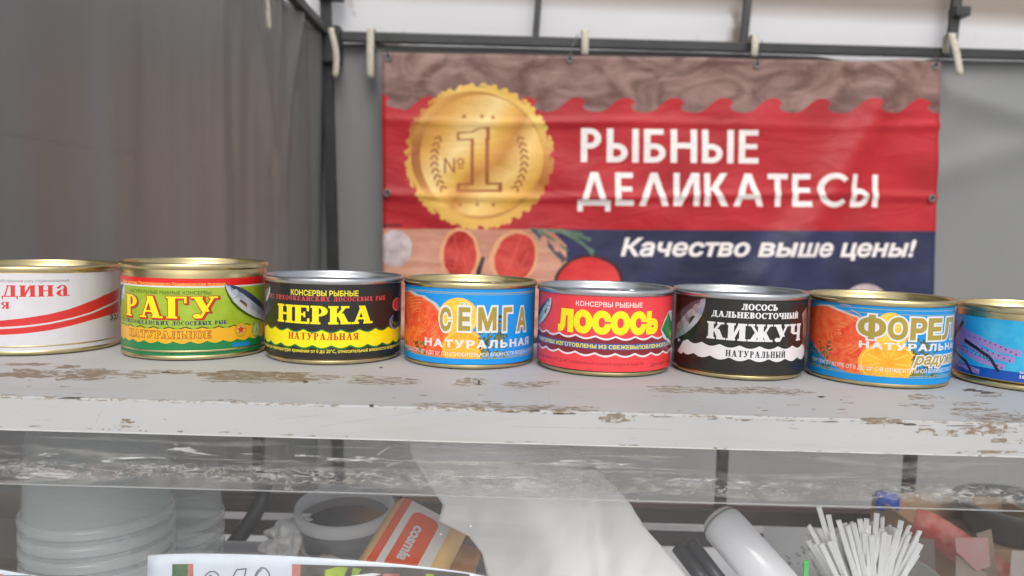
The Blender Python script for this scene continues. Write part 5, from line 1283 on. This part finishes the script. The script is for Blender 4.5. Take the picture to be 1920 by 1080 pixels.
# ------------------------------------------------------------------ price cards on the glass
pap = ink('card paper', (204, 212, 222)); inkp = ink('felt pen', (72, 70, 84)); cg = ink('photo green', (92, 122, 84), col2=lin((60, 90, 56))); cp_ = ink('photo pink', (196, 130, 120), col2=lin((150, 90, 84))); cgr = ink('photo grey', (104, 98, 92), col2=lin((70, 66, 60))); cl_ = ink('photo lime', (170, 190, 70), col2=lin((120, 150, 60)))
def price_card(label, tl, tr, dip, h, items, bulge):
    YC = EY + .0025
    A_, B_ = at(*tl, YC), at(*tr, YC); wmm = (B_ - A_).length * 1000; dirv = (B_ - A_).normalized(); dn = Vector((-dirv.z, 0, dirv.x)) * -1
    if dn.z > 0: dn = -dn
    def mp(u, v):
        t = u / wmm; up = dip * max(0.0, 4 * t * (1 - t)) ** .8
        p = A_ + dirv * (u / 1000) + dn * (-v / 1000) + Vector((0, 0, up)); p.y -= bulge * math.sin(PI * max(0, min(1, t))); return p
    def inv(px, py):
        d = at(px, py, YC) - A_; u = d.dot(dirv) * 1000; t = u / wmm; up = dip * max(0.0, 4 * t * (1 - t)) ** .8
        return (u, -((d - Vector((0, 0, up))).dot(dn)) * 1000)
    r = root('price_card', label, 'price card', tuple(A_), 0, 'price cards on the glass')
    o = sheet('card', (0, -h, wmm, 0), 8, 8, items(inv, wmm), lambda u, v: mp(u, v) - A_, r)
    md = o.modifiers.new('thickness', 'SOLIDIFY'); md.thickness = .0003
    o2 = sheet('laminate', (-5, -h, wmm + 1.2, 1.7), 8, 8, [([], clear_mat('laminate film', (.99, .99, .99), .05, (.86, .85, .82), .15, 1, 1.45))], lambda u, v: mp(u, v) - A_ + Vector((0, -.0007, 0)), r)
def it1(inv, w):
    L = [([], pap)]
    q = lambda pts: [inv(*p) for p in pts]
    L.append(([q([(324, 1057), (364, 1056), (364, 1140), (322, 1140)])], cp_)); L.append(([q([(324, 1057), (354, 1056.5), (352, 1140), (322, 1140)])], cg))
    L.append(([q([(550, 1055), (640, 1058), (760, 1062), (880, 1076), (900, 1140), (550, 1140)])], cgr)); L.append(([q([(550, 1055), (566, 1055.5), (564, 1140), (549, 1140)])], cp_))
    L.append(([q([(612, 1066), (635, 1060), (655, 1061), (648, 1075), (640, 1140), (604, 1140)]), q([(664, 1062), (680, 1064), (672, 1078), (660, 1078)]), q([(800, 1074), (815, 1076), (808, 1084), (798, 1082)])], cl_))
    L.append(([q([(660, 1077), (700, 1072), (716, 1074), (690, 1082), (662, 1090)])], ik_white)); L.append(([q([(720, 1074), (750, 1073), (754, 1090), (716, 1090)])], cp_))
    def stroke(pts, w_=.75): return P_line([inv(*p) for p in pts], w_)
    s = stroke([(384, 1086), (388, 1076), (396, 1070), (404, 1070), (411, 1075), (412, 1084), (404, 1100), (388, 1122), (414, 1122)]) + stroke([(392, 1086), (394, 1078), (397, 1076), (400, 1082)], .6)
    s += stroke([(465, 1064), (446, 1066), (438, 1082), (450, 1082), (458, 1092), (450, 1112), (438, 1116)]) + stroke([(464, 1064), (461, 1078)], .8)
    s += stroke([(478, 1084), (484, 1070), (492, 1062), (500, 1063), (507, 1072), (510, 1090), (504, 1112), (490, 1118), (480, 1104), (478, 1084)]) + stroke([(481, 1084), (486, 1072), (494, 1065)], .6)
    L.append((s, inkp)); return L
price_card('white laminated price card with handwritten digits and photo corners, bowed at the top', (277, 1042), (913, 1081), .0058, 60, it1, .002)
def it2(inv, w): return [([], pap), ([[inv(-60, 1076), inv(60, 1078), inv(60, 1160), inv(-60, 1160)]], cg), ([[inv(-60, 1074), inv(8, 1075), inv(6, 1160), inv(-60, 1160)]], cp_)]
price_card('corner of a tilted white price card at the lower left', (-160, 1036), (112, 1088), 0, 60, it2, .001)
